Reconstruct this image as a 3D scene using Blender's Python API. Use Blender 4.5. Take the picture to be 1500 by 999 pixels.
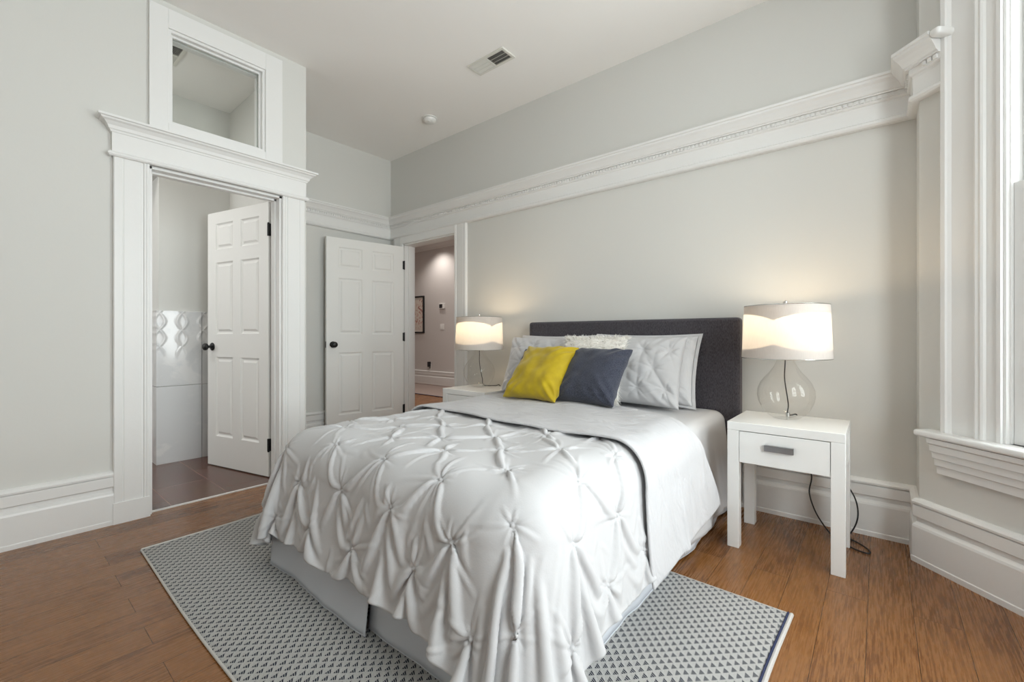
import bpy, bmesh, math, random
import numpy as np
from mathutils import Vector, Matrix, noise

# ------------------------------------------------------------------ camera, world, light
SC = bpy.context.scene
COL = SC.collection
for o in list(SC.objects):
    bpy.data.objects.remove(o)

CAM_Z, YAW, FPX = 1.03, 39.8, 646.0
cam = bpy.data.cameras.new('camera')
cam.sensor_width = 36.0
cam.lens = 36.0 * FPX / 1500.0
cam.shift_y = -7.5 / 1500.0
cam.clip_start = 0.02
camo = bpy.data.objects.new('camera', cam)
COL.objects.link(camo)
camo.location = (0, 0, CAM_Z)
camo.rotation_euler = (math.pi / 2, 0, math.radians(YAW))
SC.camera = camo

SC.view_settings.view_transform = 'Standard'
SC.view_settings.look = 'None'
SC.view_settings.gamma = 1.0
SC.view_settings.use_curve_mapping = False
SC.view_settings.exposure = 0.10
SC.cycles.use_denoising = True
SC.cycles.max_bounces = 12
SC.cycles.diffuse_bounces = 8
SC.cycles.transparent_max_bounces = 16
SC.cycles.caustics_reflective = False
SC.cycles.caustics_refractive = False
SC.cycles.sample_clamp_indirect = 4.0

SKY = 12.0
w = bpy.data.worlds.new('sky')
SC.world = w
w.use_nodes = True
wb = w.node_tree.nodes['Background']
wb.inputs[0].default_value = (0.93, 0.97, 1.0, 1)
wb.inputs[1].default_value = SKY


def area(name, loc, direction, sx, sy, power, color=(1, 1, 1), portal=False, spread=math.pi):
    l = bpy.data.lights.new(name, 'AREA')
    l.shape = 'RECTANGLE'
    l.size, l.size_y = sx, sy
    l.energy = power
    l.color = color
    l.spread = spread
    if portal:
        l.cycles.is_portal = True
    o = bpy.data.objects.new(name, l)
    COL.objects.link(o)
    o.location = loc
    o.rotation_euler = Vector(direction).to_track_quat('-Z', 'Y').to_euler()
    return o


# unseen ceiling fills added to brighten the two rooms beyond the doors
area('bathroom_ceiling_fill', (-3.9, -0.15, 2.94), (0, 0, -1), 0.5, 0.5, 15, (1, 0.98, 0.95))
area('bathroom_window_daylight', (-4.95, -1.15, 1.7), (0.05, 1, 0), 0.8, 1.1, 13, (0.95, 0.98, 1.0))
area('hall_ceiling_fill', (-5.2, 4.2, 2.94), (0, 0, -1), 0.6, 0.6, 40, (1, 0.93, 0.87))
sp = bpy.data.lights.new('hall_downlight', 'SPOT')
sp.energy = 42
sp.spot_size = math.radians(125)
sp.spot_blend = 0.8
sp.color = (1, 0.93, 0.86)
sp.shadow_soft_size = 0.04
spo = bpy.data.objects.new('hall_downlight', sp)
COL.objects.link(spo)
spo.location = (-6.95, 5.72, 2.97)

# ------------------------------------------------------------------ materials
MATS = {}


def nodes_of(name):
    m = bpy.data.materials.new(name)
    m.use_nodes = True
    nt = m.node_tree
    b = nt.nodes['Principled BSDF']
    return m, nt, b


def N(nt, typ, **kw):
    n = nt.nodes.new(typ)
    for k, v in kw.items():
        if k.startswith('i_'):
            key = k[2:]
            key = int(key) if key.isdigit() else key.replace('_', ' ')
            n.inputs[key].default_value = v
        else:
            setattr(n, k, v)
    return n


def L(nt, a, b):
    nt.links.new(a, b)


def coords(nt, rot=0.0, scale=(1, 1, 1)):
    tc = N(nt, 'ShaderNodeTexCoord')
    mp = N(nt, 'ShaderNodeMapping')
    mp.inputs['Rotation'].default_value = (0, 0, rot)
    mp.inputs['Scale'].default_value = scale
    g = N(nt, 'ShaderNodeNewGeometry')
    L(nt, g.outputs['Position'], mp.inputs['Vector'])
    return mp.outputs['Vector']


def plain(name, col, rough=0.5, bump=0.0, bscale=40.0, metal=0.0, spec=0.5, sheen=0.0, vary=0.0):
    m, nt, b = nodes_of(name)
    b.inputs['Base Color'].default_value = (*col, 1)
    b.inputs['Roughness'].default_value = rough
    b.inputs['Metallic'].default_value = metal
    b.inputs['Specular IOR Level'].default_value = spec
    b.inputs['Sheen Weight'].default_value = sheen
    v = coords(nt)
    ns = N(nt, 'ShaderNodeTexNoise', i_Scale=bscale, i_Detail=4.0)
    L(nt, v, ns.inputs['Vector'])
    if bump:
        bp = N(nt, 'ShaderNodeBump', i_Strength=bump, i_Distance=0.004)
        L(nt, ns.outputs['Fac'], bp.inputs['Height'])
        L(nt, bp.outputs['Normal'], b.inputs['Normal'])
    if vary:
        mx = N(nt, 'ShaderNodeMix', data_type='RGBA')
        mx.inputs[6].default_value = (*[c * (1 - vary) for c in col], 1)
        mx.inputs[7].default_value = (*[min(1, c * (1 + vary)) for c in col], 1)
        L(nt, ns.outputs['Fac'], mx.inputs[0])
        L(nt, mx.outputs[2], b.inputs['Base Color'])
    MATS[name] = m
    return m


def woven(name, col, col2, scale=900.0, rough=0.9, bump=0.3, sheen=0.2, translucent=0.0):
    m, nt, b = nodes_of(name)
    tc = N(nt, 'ShaderNodeNewGeometry')
    n1 = N(nt, 'ShaderNodeTexNoise', i_Scale=scale * 0.35, i_Detail=3.0)
    n2 = N(nt, 'ShaderNodeTexNoise', i_Scale=6.0, i_Detail=2.0)
    mp = N(nt, 'ShaderNodeMapping')
    mp.inputs['Scale'].default_value = (1, 1, 0.22)
    L(nt, tc.outputs['Position'], mp.inputs['Vector'])
    L(nt, mp.outputs['Vector'], n1.inputs['Vector'])
    L(nt, tc.outputs['Position'], n2.inputs['Vector'])
    cr = N(nt, 'ShaderNodeValToRGB')
    cr.color_ramp.elements[0].position = 0.36
    cr.color_ramp.elements[1].position = 0.64
    cr.color_ramp.elements[0].color = (*col, 1)
    cr.color_ramp.elements[1].color = (*col2, 1)
    L(nt, n1.outputs['Fac'], cr.inputs[0])
    L(nt, cr.outputs[0], b.inputs['Base Color'])
    b.inputs['Roughness'].default_value = rough
    b.inputs['Sheen Weight'].default_value = sheen
    b.inputs['Specular IOR Level'].default_value = 0.2
    bp = N(nt, 'ShaderNodeBump', i_Strength=bump, i_Distance=0.002)
    L(nt, n1.outputs['Fac'], bp.inputs['Height'])
    L(nt, bp.outputs['Normal'], b.inputs['Normal'])
    MATS[name] = m
    return m


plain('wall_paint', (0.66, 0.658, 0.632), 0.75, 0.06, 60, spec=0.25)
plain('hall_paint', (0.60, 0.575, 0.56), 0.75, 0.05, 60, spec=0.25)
plain('ceiling_paint', (0.89, 0.875, 0.855), 0.85, 0.04, 60, spec=0.2)
plain('trim_paint', (0.775, 0.775, 0.765), 0.35, 0.14, 25, spec=0.4)
plain('door_paint', (0.82, 0.82, 0.80), 0.42, 0.05, 30, spec=0.4)
plain('white_lacquer', (0.84, 0.85, 0.84), 0.16, 0.0, spec=0.5)
plain('black_metal', (0.012, 0.012, 0.013), 0.35, metal=0.3)
plain('nickel', (0.30, 0.30, 0.31), 0.32, metal=0.9)
plain('steel', (0.62, 0.62, 0.60), 0.25, metal=1.0)
plain('black_cord', (0.01, 0.01, 0.012), 0.5)
plain('amber_cord', (0.20, 0.13, 0.06), 0.4)
plain('plastic_white', (0.80, 0.80, 0.78), 0.4)
plain('plastic_dark', (0.02, 0.02, 0.022), 0.4)
plain('gap_shade', (0.03, 0.03, 0.03), 0.9)
plain('vent_paint', (0.70, 0.69, 0.64), 0.5)
plain('cotton', (0.54, 0.54, 0.55), 0.85, 0.10, 220, spec=0.15, sheen=0.1)
def creasy_cotton(name, col):
    """cotton with soft long creases running down the cloth"""
    m, nt, b = nodes_of(name)
    b.inputs['Base Color'].default_value = (*col, 1)
    b.inputs['Roughness'].default_value = 0.85
    b.inputs['Specular IOR Level'].default_value = 0.15
    g = N(nt, 'ShaderNodeNewGeometry')
    mp = N(nt, 'ShaderNodeMapping')
    mp.inputs['Scale'].default_value = (1.2, 2.6, 1.0)
    L(nt, g.outputs['Position'], mp.inputs['Vector'])
    n1 = N(nt, 'ShaderNodeTexNoise', i_Scale=5.0, i_Detail=3.0, i_Distortion=1.2)
    n2 = N(nt, 'ShaderNodeTexNoise', i_Scale=240.0, i_Detail=2.0)
    L(nt, mp.outputs[0], n1.inputs['Vector'])
    L(nt, g.outputs['Position'], n2.inputs['Vector'])
    b1 = N(nt, 'ShaderNodeBump', i_Strength=0.55, i_Distance=0.03)
    b2 = N(nt, 'ShaderNodeBump', i_Strength=0.08, i_Distance=0.003)
    L(nt, n1.outputs['Fac'], b1.inputs['Height'])
    L(nt, n2.outputs['Fac'], b2.inputs['Height'])
    L(nt, b1.outputs[0], b2.inputs['Normal'])
    L(nt, b2.outputs[0], b.inputs['Normal'])
    MATS[name] = m


creasy_cotton('cotton_flap', (0.545, 0.545, 0.56))
creasy_cotton('cotton_pillow', (0.60, 0.60, 0.61))
plain('skirt_cotton', (0.56, 0.58, 0.62), 0.85, 0.12, 220, spec=0.15)
plain('fur_white', (0.86, 0.84, 0.80), 0.8, sheen=0.3)
plain('edge_cotton', (0.55, 0.535, 0.51), 0.9, 0.6, 260)
plain('edge_navy', (0.02, 0.03, 0.08), 0.9, 0.6, 260)
plain('runner', (0.34, 0.27, 0.24), 0.95, 0.5, 120)
plain('hall_paper', (0.72, 0.68, 0.62), 0.8)
woven('upholstery', (0.035, 0.032, 0.038), (0.085, 0.078, 0.090), 1000)
woven('navy_felt', (0.018, 0.021, 0.034), (0.070, 0.076, 0.105), 1300, bump=0.5)


def mustard():
    m, nt, b = nodes_of('mustard_velvet')
    g = N(nt, 'ShaderNodeNewGeometry')
    n = N(nt, 'ShaderNodeTexNoise', i_Scale=14.0, i_Detail=4.0)
    L(nt, g.outputs['Position'], n.inputs['Vector'])
    cr = N(nt, 'ShaderNodeValToRGB')
    cr.color_ramp.elements[0].position = 0.3
    cr.color_ramp.elements[1].position = 0.7
    cr.color_ramp.elements[0].color = (0.37, 0.260, 0.003, 1)
    cr.color_ramp.elements[1].color = (0.48, 0.350, 0.006, 1)
    L(nt, n.outputs['Fac'], cr.inputs[0])
    L(nt, cr.outputs[0], b.inputs['Base Color'])
    b.inputs['Roughness'].default_value = 0.6
    b.inputs['Sheen Weight'].default_value = 0.25
    b.inputs['Specular IOR Level'].default_value = 0.25
    MATS['mustard'] = m


mustard()


def pane_glass(name, tint=(1, 1, 1), refl=1.0, rough=0.02):
    """thin glass: see-through, with a fresnel reflection"""
    m, nt, b = nodes_of(name)
    nt.nodes.remove(b)
    out = nt.nodes['Material Output']
    tr = N(nt, 'ShaderNodeBsdfTransparent')
    tr.inputs[0].default_value = (*tint, 1)
    gl = N(nt, 'ShaderNodeBsdfGlossy', i_Roughness=rough)
    fr = N(nt, 'ShaderNodeLayerWeight', i_Blend=0.5)
    pw = N(nt, 'ShaderNodeMath', operation='POWER')
    pw.inputs[1].default_value = 4.0
    L(nt, fr.outputs['Facing'], pw.inputs[0])
    mu = N(nt, 'ShaderNodeMath', operation='MULTIPLY_ADD')
    mu.inputs[1].default_value = refl
    mu.inputs[2].default_value = 0.035
    L(nt, pw.outputs[0], mu.inputs[0])
    mx = N(nt, 'ShaderNodeMixShader')
    L(nt, mu.outputs[0], mx.inputs[0])
    L(nt, tr.outputs[0], mx.inputs[1])
    L(nt, gl.outputs[0], mx.inputs[2])
    L(nt, mx.outputs[0], out.inputs[0])
    MATS[name] = m


pane_glass('pane_glass', (0.97, 0.985, 0.975), 0.8)
pane_glass('lamp_glass', (0.975, 0.972, 0.965), 0.5, 0.03)


def shade_fabric(name, col, trans):
    m, nt, b = nodes_of(name)
    out = nt.nodes['Material Output']
    nt.nodes.remove(b)
    g = N(nt, 'ShaderNodeNewGeometry')
    n = N(nt, 'ShaderNodeTexNoise', i_Scale=260.0, i_Detail=2.0)
    mp = N(nt, 'ShaderNodeMapping')
    mp.inputs['Scale'].default_value = (1, 1, 0.15)
    L(nt, g.outputs['Position'], mp.inputs['Vector'])
    L(nt, mp.outputs['Vector'], n.inputs['Vector'])
    mx = N(nt, 'ShaderNodeMix', data_type='RGBA')
    mx.inputs[6].default_value = (*[c * 0.88 for c in col], 1)
    mx.inputs[7].default_value = (*col, 1)
    L(nt, n.outputs['Fac'], mx.inputs[0])
    d = N(nt, 'ShaderNodeBsdfDiffuse')
    t = N(nt, 'ShaderNodeBsdfTranslucent')
    L(nt, mx.outputs[2], d.inputs[0])
    L(nt, mx.outputs[2], t.inputs[0])
    ms = N(nt, 'ShaderNodeMixShader')
    ms.inputs[0].default_value = trans
    L(nt, d.outputs[0], ms.inputs[1])
    L(nt, t.outputs[0], ms.inputs[2])
    L(nt, ms.outputs[0], out.inputs[0])
    MATS[name] = m


shade_fabric('shade_linen', (0.82, 0.78, 0.74), 0.50)
shade_fabric('shade_liner', (0.80, 0.77, 0.76), 0.10)


def bulb_mat():
    m, nt, b = nodes_of('bulb_glow')
    b.inputs['Base Color'].default_value = (1, 0.9, 0.75, 1)
    b.inputs['Emission Color'].default_value = (1, 0.80, 0.52, 1)
    b.inputs['Emission Strength'].default_value = 12
    MATS['bulb_glow'] = m


bulb_mat()


def wood_floor():
    m, nt, b = nodes_of('bamboo_planks')
    g = N(nt, 'ShaderNodeNewGeometry')
    sx = N(nt, 'ShaderNodeSeparateXYZ')
    L(nt, g.outputs['Position'], sx.inputs[0])
    cb = N(nt, 'ShaderNodeCombineXYZ')          # brick runs along Y
    ax = N(nt, 'ShaderNodeMath', operation='ADD')
    ax.inputs[1].default_value = 20 - 0.235
    ay = N(nt, 'ShaderNodeMath', operation='ADD')
    ay.inputs[1].default_value = 20 * 0.131 + 2.13 - 0.131 * 16
    L(nt, sx.outputs['Y'], ax.inputs[0])
    L(nt, sx.outputs['X'], ay.inputs[0])
    L(nt, ax.outputs[0], cb.inputs[0])
    L(nt, ay.outputs[0], cb.inputs[1])
    br = N(nt, 'ShaderNodeTexBrick', offset=0.5, offset_frequency=2)
    br.inputs['Color1'].default_value = (0, 0, 0, 1)
    br.inputs['Color2'].default_value = (1, 1, 1, 1)
    br.inputs['Mortar'].default_value = (0.5, 0.5, 0.5, 1)
    br.inputs['Scale'].default_value = 1.0
    br.inputs['Mortar Size'].default_value = 0.0009
    br.inputs['Mortar Smooth'].default_value = 0.3
    br.inputs['Bias'].default_value = 0.0
    br.inputs['Brick Width'].default_value = 1.83
    br.inputs['Row Height'].default_value = 0.131
    L(nt, cb.outputs[0], br.inputs['Vector'])
    # grain: streaks along Y, each plank shifted by its own shade
    off = N(nt, 'ShaderNodeVectorMath', operation='MULTIPLY_ADD')
    L(nt, br.outputs['Color'], off.inputs[0])
    off.inputs[1].default_value = (7, 13, 3)
    L(nt, g.outputs['Position'], off.inputs[2])
    m1 = N(nt, 'ShaderNodeMapping')
    m1.inputs['Scale'].default_value = (210, 8, 1)
    L(nt, off.outputs[0], m1.inputs['Vector'])
    n1 = N(nt, 'ShaderNodeTexNoise', i_Scale=1.0, i_Detail=6.0, i_Roughness=0.62)
    L(nt, m1.outputs[0], n1.inputs['Vector'])
    m2 = N(nt, 'ShaderNodeMapping')
    m2.inputs['Scale'].default_value = (600, 45, 1)
    L(nt, off.outputs[0], m2.inputs['Vector'])
    n2 = N(nt, 'ShaderNodeTexNoise', i_Scale=1.0, i_Detail=3.0)
    L(nt, m2.outputs[0], n2.inputs['Vector'])
    m3 = N(nt, 'ShaderNodeMapping')
    m3.inputs['Scale'].default_value = (5, 1.6, 1)
    L(nt, off.outputs[0], m3.inputs['Vector'])
    n3 = N(nt, 'ShaderNodeTexNoise', i_Scale=1.0, i_Detail=3.0)
    L(nt, m3.outputs[0], n3.inputs['Vector'])
    s1 = N(nt, 'ShaderNodeMath', operation='MULTIPLY_ADD')
    L(nt, n2.outputs['Fac'], s1.inputs[0])
    s1.inputs[1].default_value = 0.40
    L(nt, n1.outputs['Fac'], s1.inputs[2])
    s2 = N(nt, 'ShaderNodeMath', operation='MULTIPLY_ADD')
    L(nt, n3.outputs['Fac'], s2.inputs[0])
    s2.inputs[1].default_value = 0.55
    L(nt, s1.outputs[0], s2.inputs[2])
    s3 = N(nt, 'ShaderNodeMath', operation='MULTIPLY_ADD')
    L(nt, br.outputs['Color'], s3.inputs[0])
    s3.inputs[1].default_value = 0.16
    L(nt, s2.outputs[0], s3.inputs[2])
    cr = N(nt, 'ShaderNodeValToRGB')
    cr.color_ramp.elements[0].position = 0.70
    cr.color_ramp.elements[0].color = (0.100, 0.036, 0.010, 1)
    cr.color_ramp.elements[1].position = 1.30
    cr.color_ramp.elements[1].color = (0.235, 0.100, 0.030, 1)
    e = cr.color_ramp.elements.new(0.98)
    e.color = (0.155, 0.059, 0.016, 1)
    sc = N(nt, 'ShaderNodeMath', operation='MULTIPLY')
    sc.inputs[1].default_value = 0.72
    L(nt, s3.outputs[0], sc.inputs[0])
    for el in cr.color_ramp.elements:
        el.position = el.position * 0.72
    L(nt, sc.outputs[0], cr.inputs[0])
    mk = N(nt, 'ShaderNodeMix', data_type='RGBA')
    mk.inputs[7].default_value = (0.02, 0.008, 0.004, 1)
    L(nt, br.outputs['Fac'], mk.inputs[0])
    L(nt, cr.outputs[0], mk.inputs[6])
    L(nt, mk.outputs[2], b.inputs['Base Color'])
    rr = N(nt, 'ShaderNodeMapRange', i_1=0.3, i_2=0.7, i_3=0.20, i_4=0.34)
    L(nt, n1.outputs['Fac'], rr.inputs[0])
    L(nt, rr.outputs[0], b.inputs['Roughness'])
    b.inputs['Specular IOR Level'].default_value = 0.5
    bp = N(nt, 'ShaderNodeBump', i_Strength=0.10, i_Distance=0.002)
    L(nt, s1.outputs[0], bp.inputs['Height'])
    bp2 = N(nt, 'ShaderNodeBump', i_Strength=0.6, i_Distance=0.002, invert=True)
    L(nt, br.outputs['Fac'], bp2.inputs['Height'])
    L(nt, bp.outputs[0], bp2.inputs['Normal'])
    L(nt, bp2.outputs[0], b.inputs['Normal'])
    MATS['wood_floor'] = m


wood_floor()


def bath_floor():
    m, nt, b = nodes_of('brown_floor_tile')
    g = N(nt, 'ShaderNodeNewGeometry')
    mp = N(nt, 'ShaderNodeMapping')
    mp.inputs['Location'].default_value = (0.11, 0.17, 0)
    L(nt, g.outputs['Position'], mp.inputs['Vector'])
    br = N(nt, 'ShaderNodeTexBrick', offset=0.5, offset_frequency=2)
    br.inputs['Scale'].default_value = 1.0
    br.inputs['Brick Width'].default_value = 0.60
    br.inputs['Row Height'].default_value = 0.30
    br.inputs['Mortar Size'].default_value = 0.0025
    br.inputs['Color1'].default_value = (0.135, 0.066, 0.048, 1)
    br.inputs['Color2'].default_value = (0.165, 0.082, 0.058, 1)
    br.inputs['Mortar'].default_value = (0.26, 0.17, 0.13, 1)
    L(nt, mp.outputs[0], br.inputs['Vector'])
    n = N(nt, 'ShaderNodeTexNoise', i_Scale=9.0, i_Detail=6.0)
    L(nt, g.outputs['Position'], n.inputs['Vector'])
    mx = N(nt, 'ShaderNodeMix', data_type='RGBA', blend_type='MULTIPLY')
    mx.inputs[0].default_value = 0.5
    L(nt, br.outputs['Color'], mx.inputs[6])
    L(nt, n.outputs['Color'], mx.inputs[7])
    L(nt, mx.outputs[2], b.inputs['Base Color'])
    b.inputs['Roughness'].default_value = 0.25
    MATS['bath_floor'] = m


bath_floor()


def bath_tile():
    """glossy white tile; the upper course carries a raised wavy ogee relief"""
    m, nt, b = nodes_of('white_relief_tile')
    g = N(nt, 'ShaderNodeNewGeometry')
    s = N(nt, 'ShaderNodeSeparateXYZ')
    L(nt, g.outputs['Position'], s.inputs[0])
    zf = N(nt, 'ShaderNodeMath', operation='MULTIPLY')
    zf.inputs[1].default_value = 2 * math.pi / 0.27
    L(nt, s.outputs['Z'], zf.inputs[0])
    sn = N(nt, 'ShaderNodeMath', operation='SINE')
    L(nt, zf.outputs[0], sn.inputs[0])

    def band(sign, ph):
        a = N(nt, 'ShaderNodeMath', operation='MULTIPLY_ADD')
        L(nt, sn.outputs[0], a.inputs[0])
        a.inputs[1].default_value = 0.034 * sign
        L(nt, s.outputs['Y'], a.inputs[2])
        k = N(nt, 'ShaderNodeMath', operation='MULTIPLY_ADD')
        L(nt, a.outputs[0], k.inputs[0])
        k.inputs[1].default_value = 2 * math.pi / 0.150
        k.inputs[2].default_value = ph
        c = N(nt, 'ShaderNodeMath', operation='COSINE')
        L(nt, k.outputs[0], c.inputs[0])
        p = N(nt, 'ShaderNodeMath', operation='POWER')
        q = N(nt, 'ShaderNodeMath', operation='MAXIMUM')
        L(nt, c.outputs[0], q.inputs[0])
        q.inputs[1].default_value = 0
        L(nt, q.outputs[0], p.inputs[0])
        p.inputs[1].default_value = 9
        return p.outputs[0]
    mx = N(nt, 'ShaderNodeMath', operation='MAXIMUM')
    L(nt, band(1, 0.0), mx.inputs[0])
    L(nt, band(-1, 0.0), mx.inputs[1])
    msk = N(nt, 'ShaderNodeMapRange', i_1=0.85, i_2=1.05, i_3=0.0, i_4=1.0)
    L(nt, s.outputs['Z'], msk.inputs[0])
    mu = N(nt, 'ShaderNodeMath', operation='MULTIPLY')
    L(nt, mx.outputs[0], mu.inputs[0])
    L(nt, msk.outputs[0], mu.inputs[1])
    bp = N(nt, 'ShaderNodeBump', i_Strength=0.7, i_Distance=0.008)
    L(nt, mu.outputs[0], bp.inputs['Height'])
    L(nt, bp.outputs[0], b.inputs['Normal'])
    n = N(nt, 'ShaderNodeTexNoise', i_Scale=3.0, i_Detail=6.0, i_Distortion=1.5)
    L(nt, g.outputs['Position'], n.inputs['Vector'])
    cr = N(nt, 'ShaderNodeValToRGB')
    cr.color_ramp.elements[0].position = 0.45
    cr.color_ramp.elements[1].position = 0.53
    cr.color_ramp.elements[0].color = (0.80, 0.80, 0.80, 1)
    cr.color_ramp.elements[1].color = (0.72, 0.73, 0.74, 1)
    L(nt, n.outputs['Fac'], cr.inputs[0])
    L(nt, cr.outputs[0], b.inputs['Base Color'])
    b.inputs['Roughness'].default_value = 0.12
    MATS['bath_tile'] = m


bath_tile()


def rug_mat():
    m, nt, b = nodes_of('rug_weave')
    g = N(nt, 'ShaderNodeNewGeometry')
    s = N(nt, 'ShaderNodeSeparateXYZ')
    L(nt, g.outputs['Position'], s.inputs[0])
    P = 0.0256

    def mth(op, a, bb=None, c=None):
        n = N(nt, 'ShaderNodeMath', operation=op)
        for i, x in enumerate((a, bb, c)):
            if x is None:
                continue
            if isinstance(x, (int, float)):
                n.inputs[i].default_value = x
            else:
                L(nt, x, n.inputs[i])
        return n.outputs[0]
    nz = N(nt, 'ShaderNodeTexNoise', i_Scale=7.0, i_Detail=1.0)
    L(nt, g.outputs['Position'], nz.inputs['Vector'])
    wob = mth('MULTIPLY', mth('SUBTRACT', nz.outputs['Fac'], 0.5), 0.5)
    # rows of little triangles run diagonally across the rug
    dx = mth('ADD', s.outputs['X'], s.outputs['Y'])
    dy = mth('SUBTRACT', s.outputs['Y'], s.outputs['X'])
    fu = mth('FRACT', mth('ADD', mth('MULTIPLY', mth('ADD', dx, 20.0), 0.7071 / P), wob))
    fv = mth('FRACT', mth('ADD', mth('MULTIPLY', mth('ADD', dy, 20.0), 0.7071 / P), wob))
    hw = mth('MULTIPLY', mth('SUBTRACT', 0.95, fv), 0.50)
    lean = mth('MULTIPLY_ADD', fv, 0.30, 0.36)
    tri = mth('LESS_THAN', mth('ABSOLUTE', mth('SUBTRACT', fu, lean)), mth('MULTIPLY', hw, 0.9))
    tri = mth('MULTIPLY', tri, mth('GREATER_THAN', fv, 0.12))
    # weave: slanting bars of dark yarn crossing each triangle
    st = mth('SINE', mth('MULTIPLY', mth('ADD', fu, mth('MULTIPLY', fv, 0.4)), 2 * math.pi * 4.0))
    st = mth('GREATER_THAN', st, -0.35)
    dk = mth('MULTIPLY', tri, mth('MULTIPLY_ADD', st, 0.70, 0.30))
    fn = N(nt, 'ShaderNodeTexNoise', i_Scale=420.0, i_Detail=2.0)
    L(nt, g.outputs['Position'], fn.inputs['Vector'])
    mx = N(nt, 'ShaderNodeMix', data_type='RGBA')
    mx.inputs[6].default_value = (0.49, 0.485, 0.47, 1)
    mx.inputs[7].default_value = (0.020, 0.024, 0.042, 1)
    L(nt, dk, mx.inputs[0])
    mv = N(nt, 'ShaderNodeMix', data_type='RGBA', blend_type='MULTIPLY')
    mv.inputs[0].default_value = 0.35
    L(nt, mx.outputs[2], mv.inputs[6])
    cr = N(nt, 'ShaderNodeValToRGB')
    cr.color_ramp.elements[0].position = 0.3
    cr.color_ramp.elements[0].color = (0.45, 0.45, 0.45, 1)
    cr.color_ramp.elements[1].position = 0.6
    L(nt, fn.outputs['Fac'], cr.inputs[0])
    L(nt, cr.outputs[0], mv.inputs[7])
    L(nt, mv.outputs[2], b.inputs['Base Color'])
    b.inputs['Roughness'].default_value = 0.95
    b.inputs['Specular IOR Level'].default_value = 0.1
    # braided cell relief
    hu = mth('ABSOLUTE', mth('SUBTRACT', fu, 0.5))
    hv = mth('ABSOLUTE', mth('SUBTRACT', fv, 0.5))
    h = mth('SUBTRACT', 1.0, mth('POWER', mth('MAXIMUM', hu, hv), 2.0))
    hh = mth('ADD', mth('MULTIPLY', h, 2.0), mth('MULTIPLY', fn.outputs['Fac'], 0.7))
    bp = N(nt, 'ShaderNodeBump', i_Strength=0.9, i_Distance=0.004)
    L(nt, hh, bp.inputs['Height'])
    L(nt, bp.outputs[0], b.inputs['Normal'])
    MATS['rug'] = m


rug_mat()


def art_mat():
    m, nt, b = nodes_of('botanical_print')
    g = N(nt, 'ShaderNodeNewGeometry')
    n = N(nt, 'ShaderNodeTexNoise', i_Scale=9.0, i_Detail=4.0, i_Distortion=2.0)
    L(nt, g.outputs['Position'], n.inputs['Vector'])
    cr = N(nt, 'ShaderNodeValToRGB')
    cr.color_ramp.interpolation = 'LINEAR'
    cr.color_ramp.elements[0].position = 0.30
    cr.color_ramp.elements[0].color = (0.06, 0.05, 0.06, 1)
    cr.color_ramp.elements[1].position = 0.47
    cr.color_ramp.elements[1].color = (0.66, 0.60, 0.54, 1)
    e = cr.color_ramp.elements.new(0.38)
    e.color = (0.50, 0.22, 0.17, 1)
    L(nt, n.outputs['Fac'], cr.inputs[0])
    L(nt, cr.outputs[0], b.inputs['Base Color'])
    MATS['art'] = m


art_mat()


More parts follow.
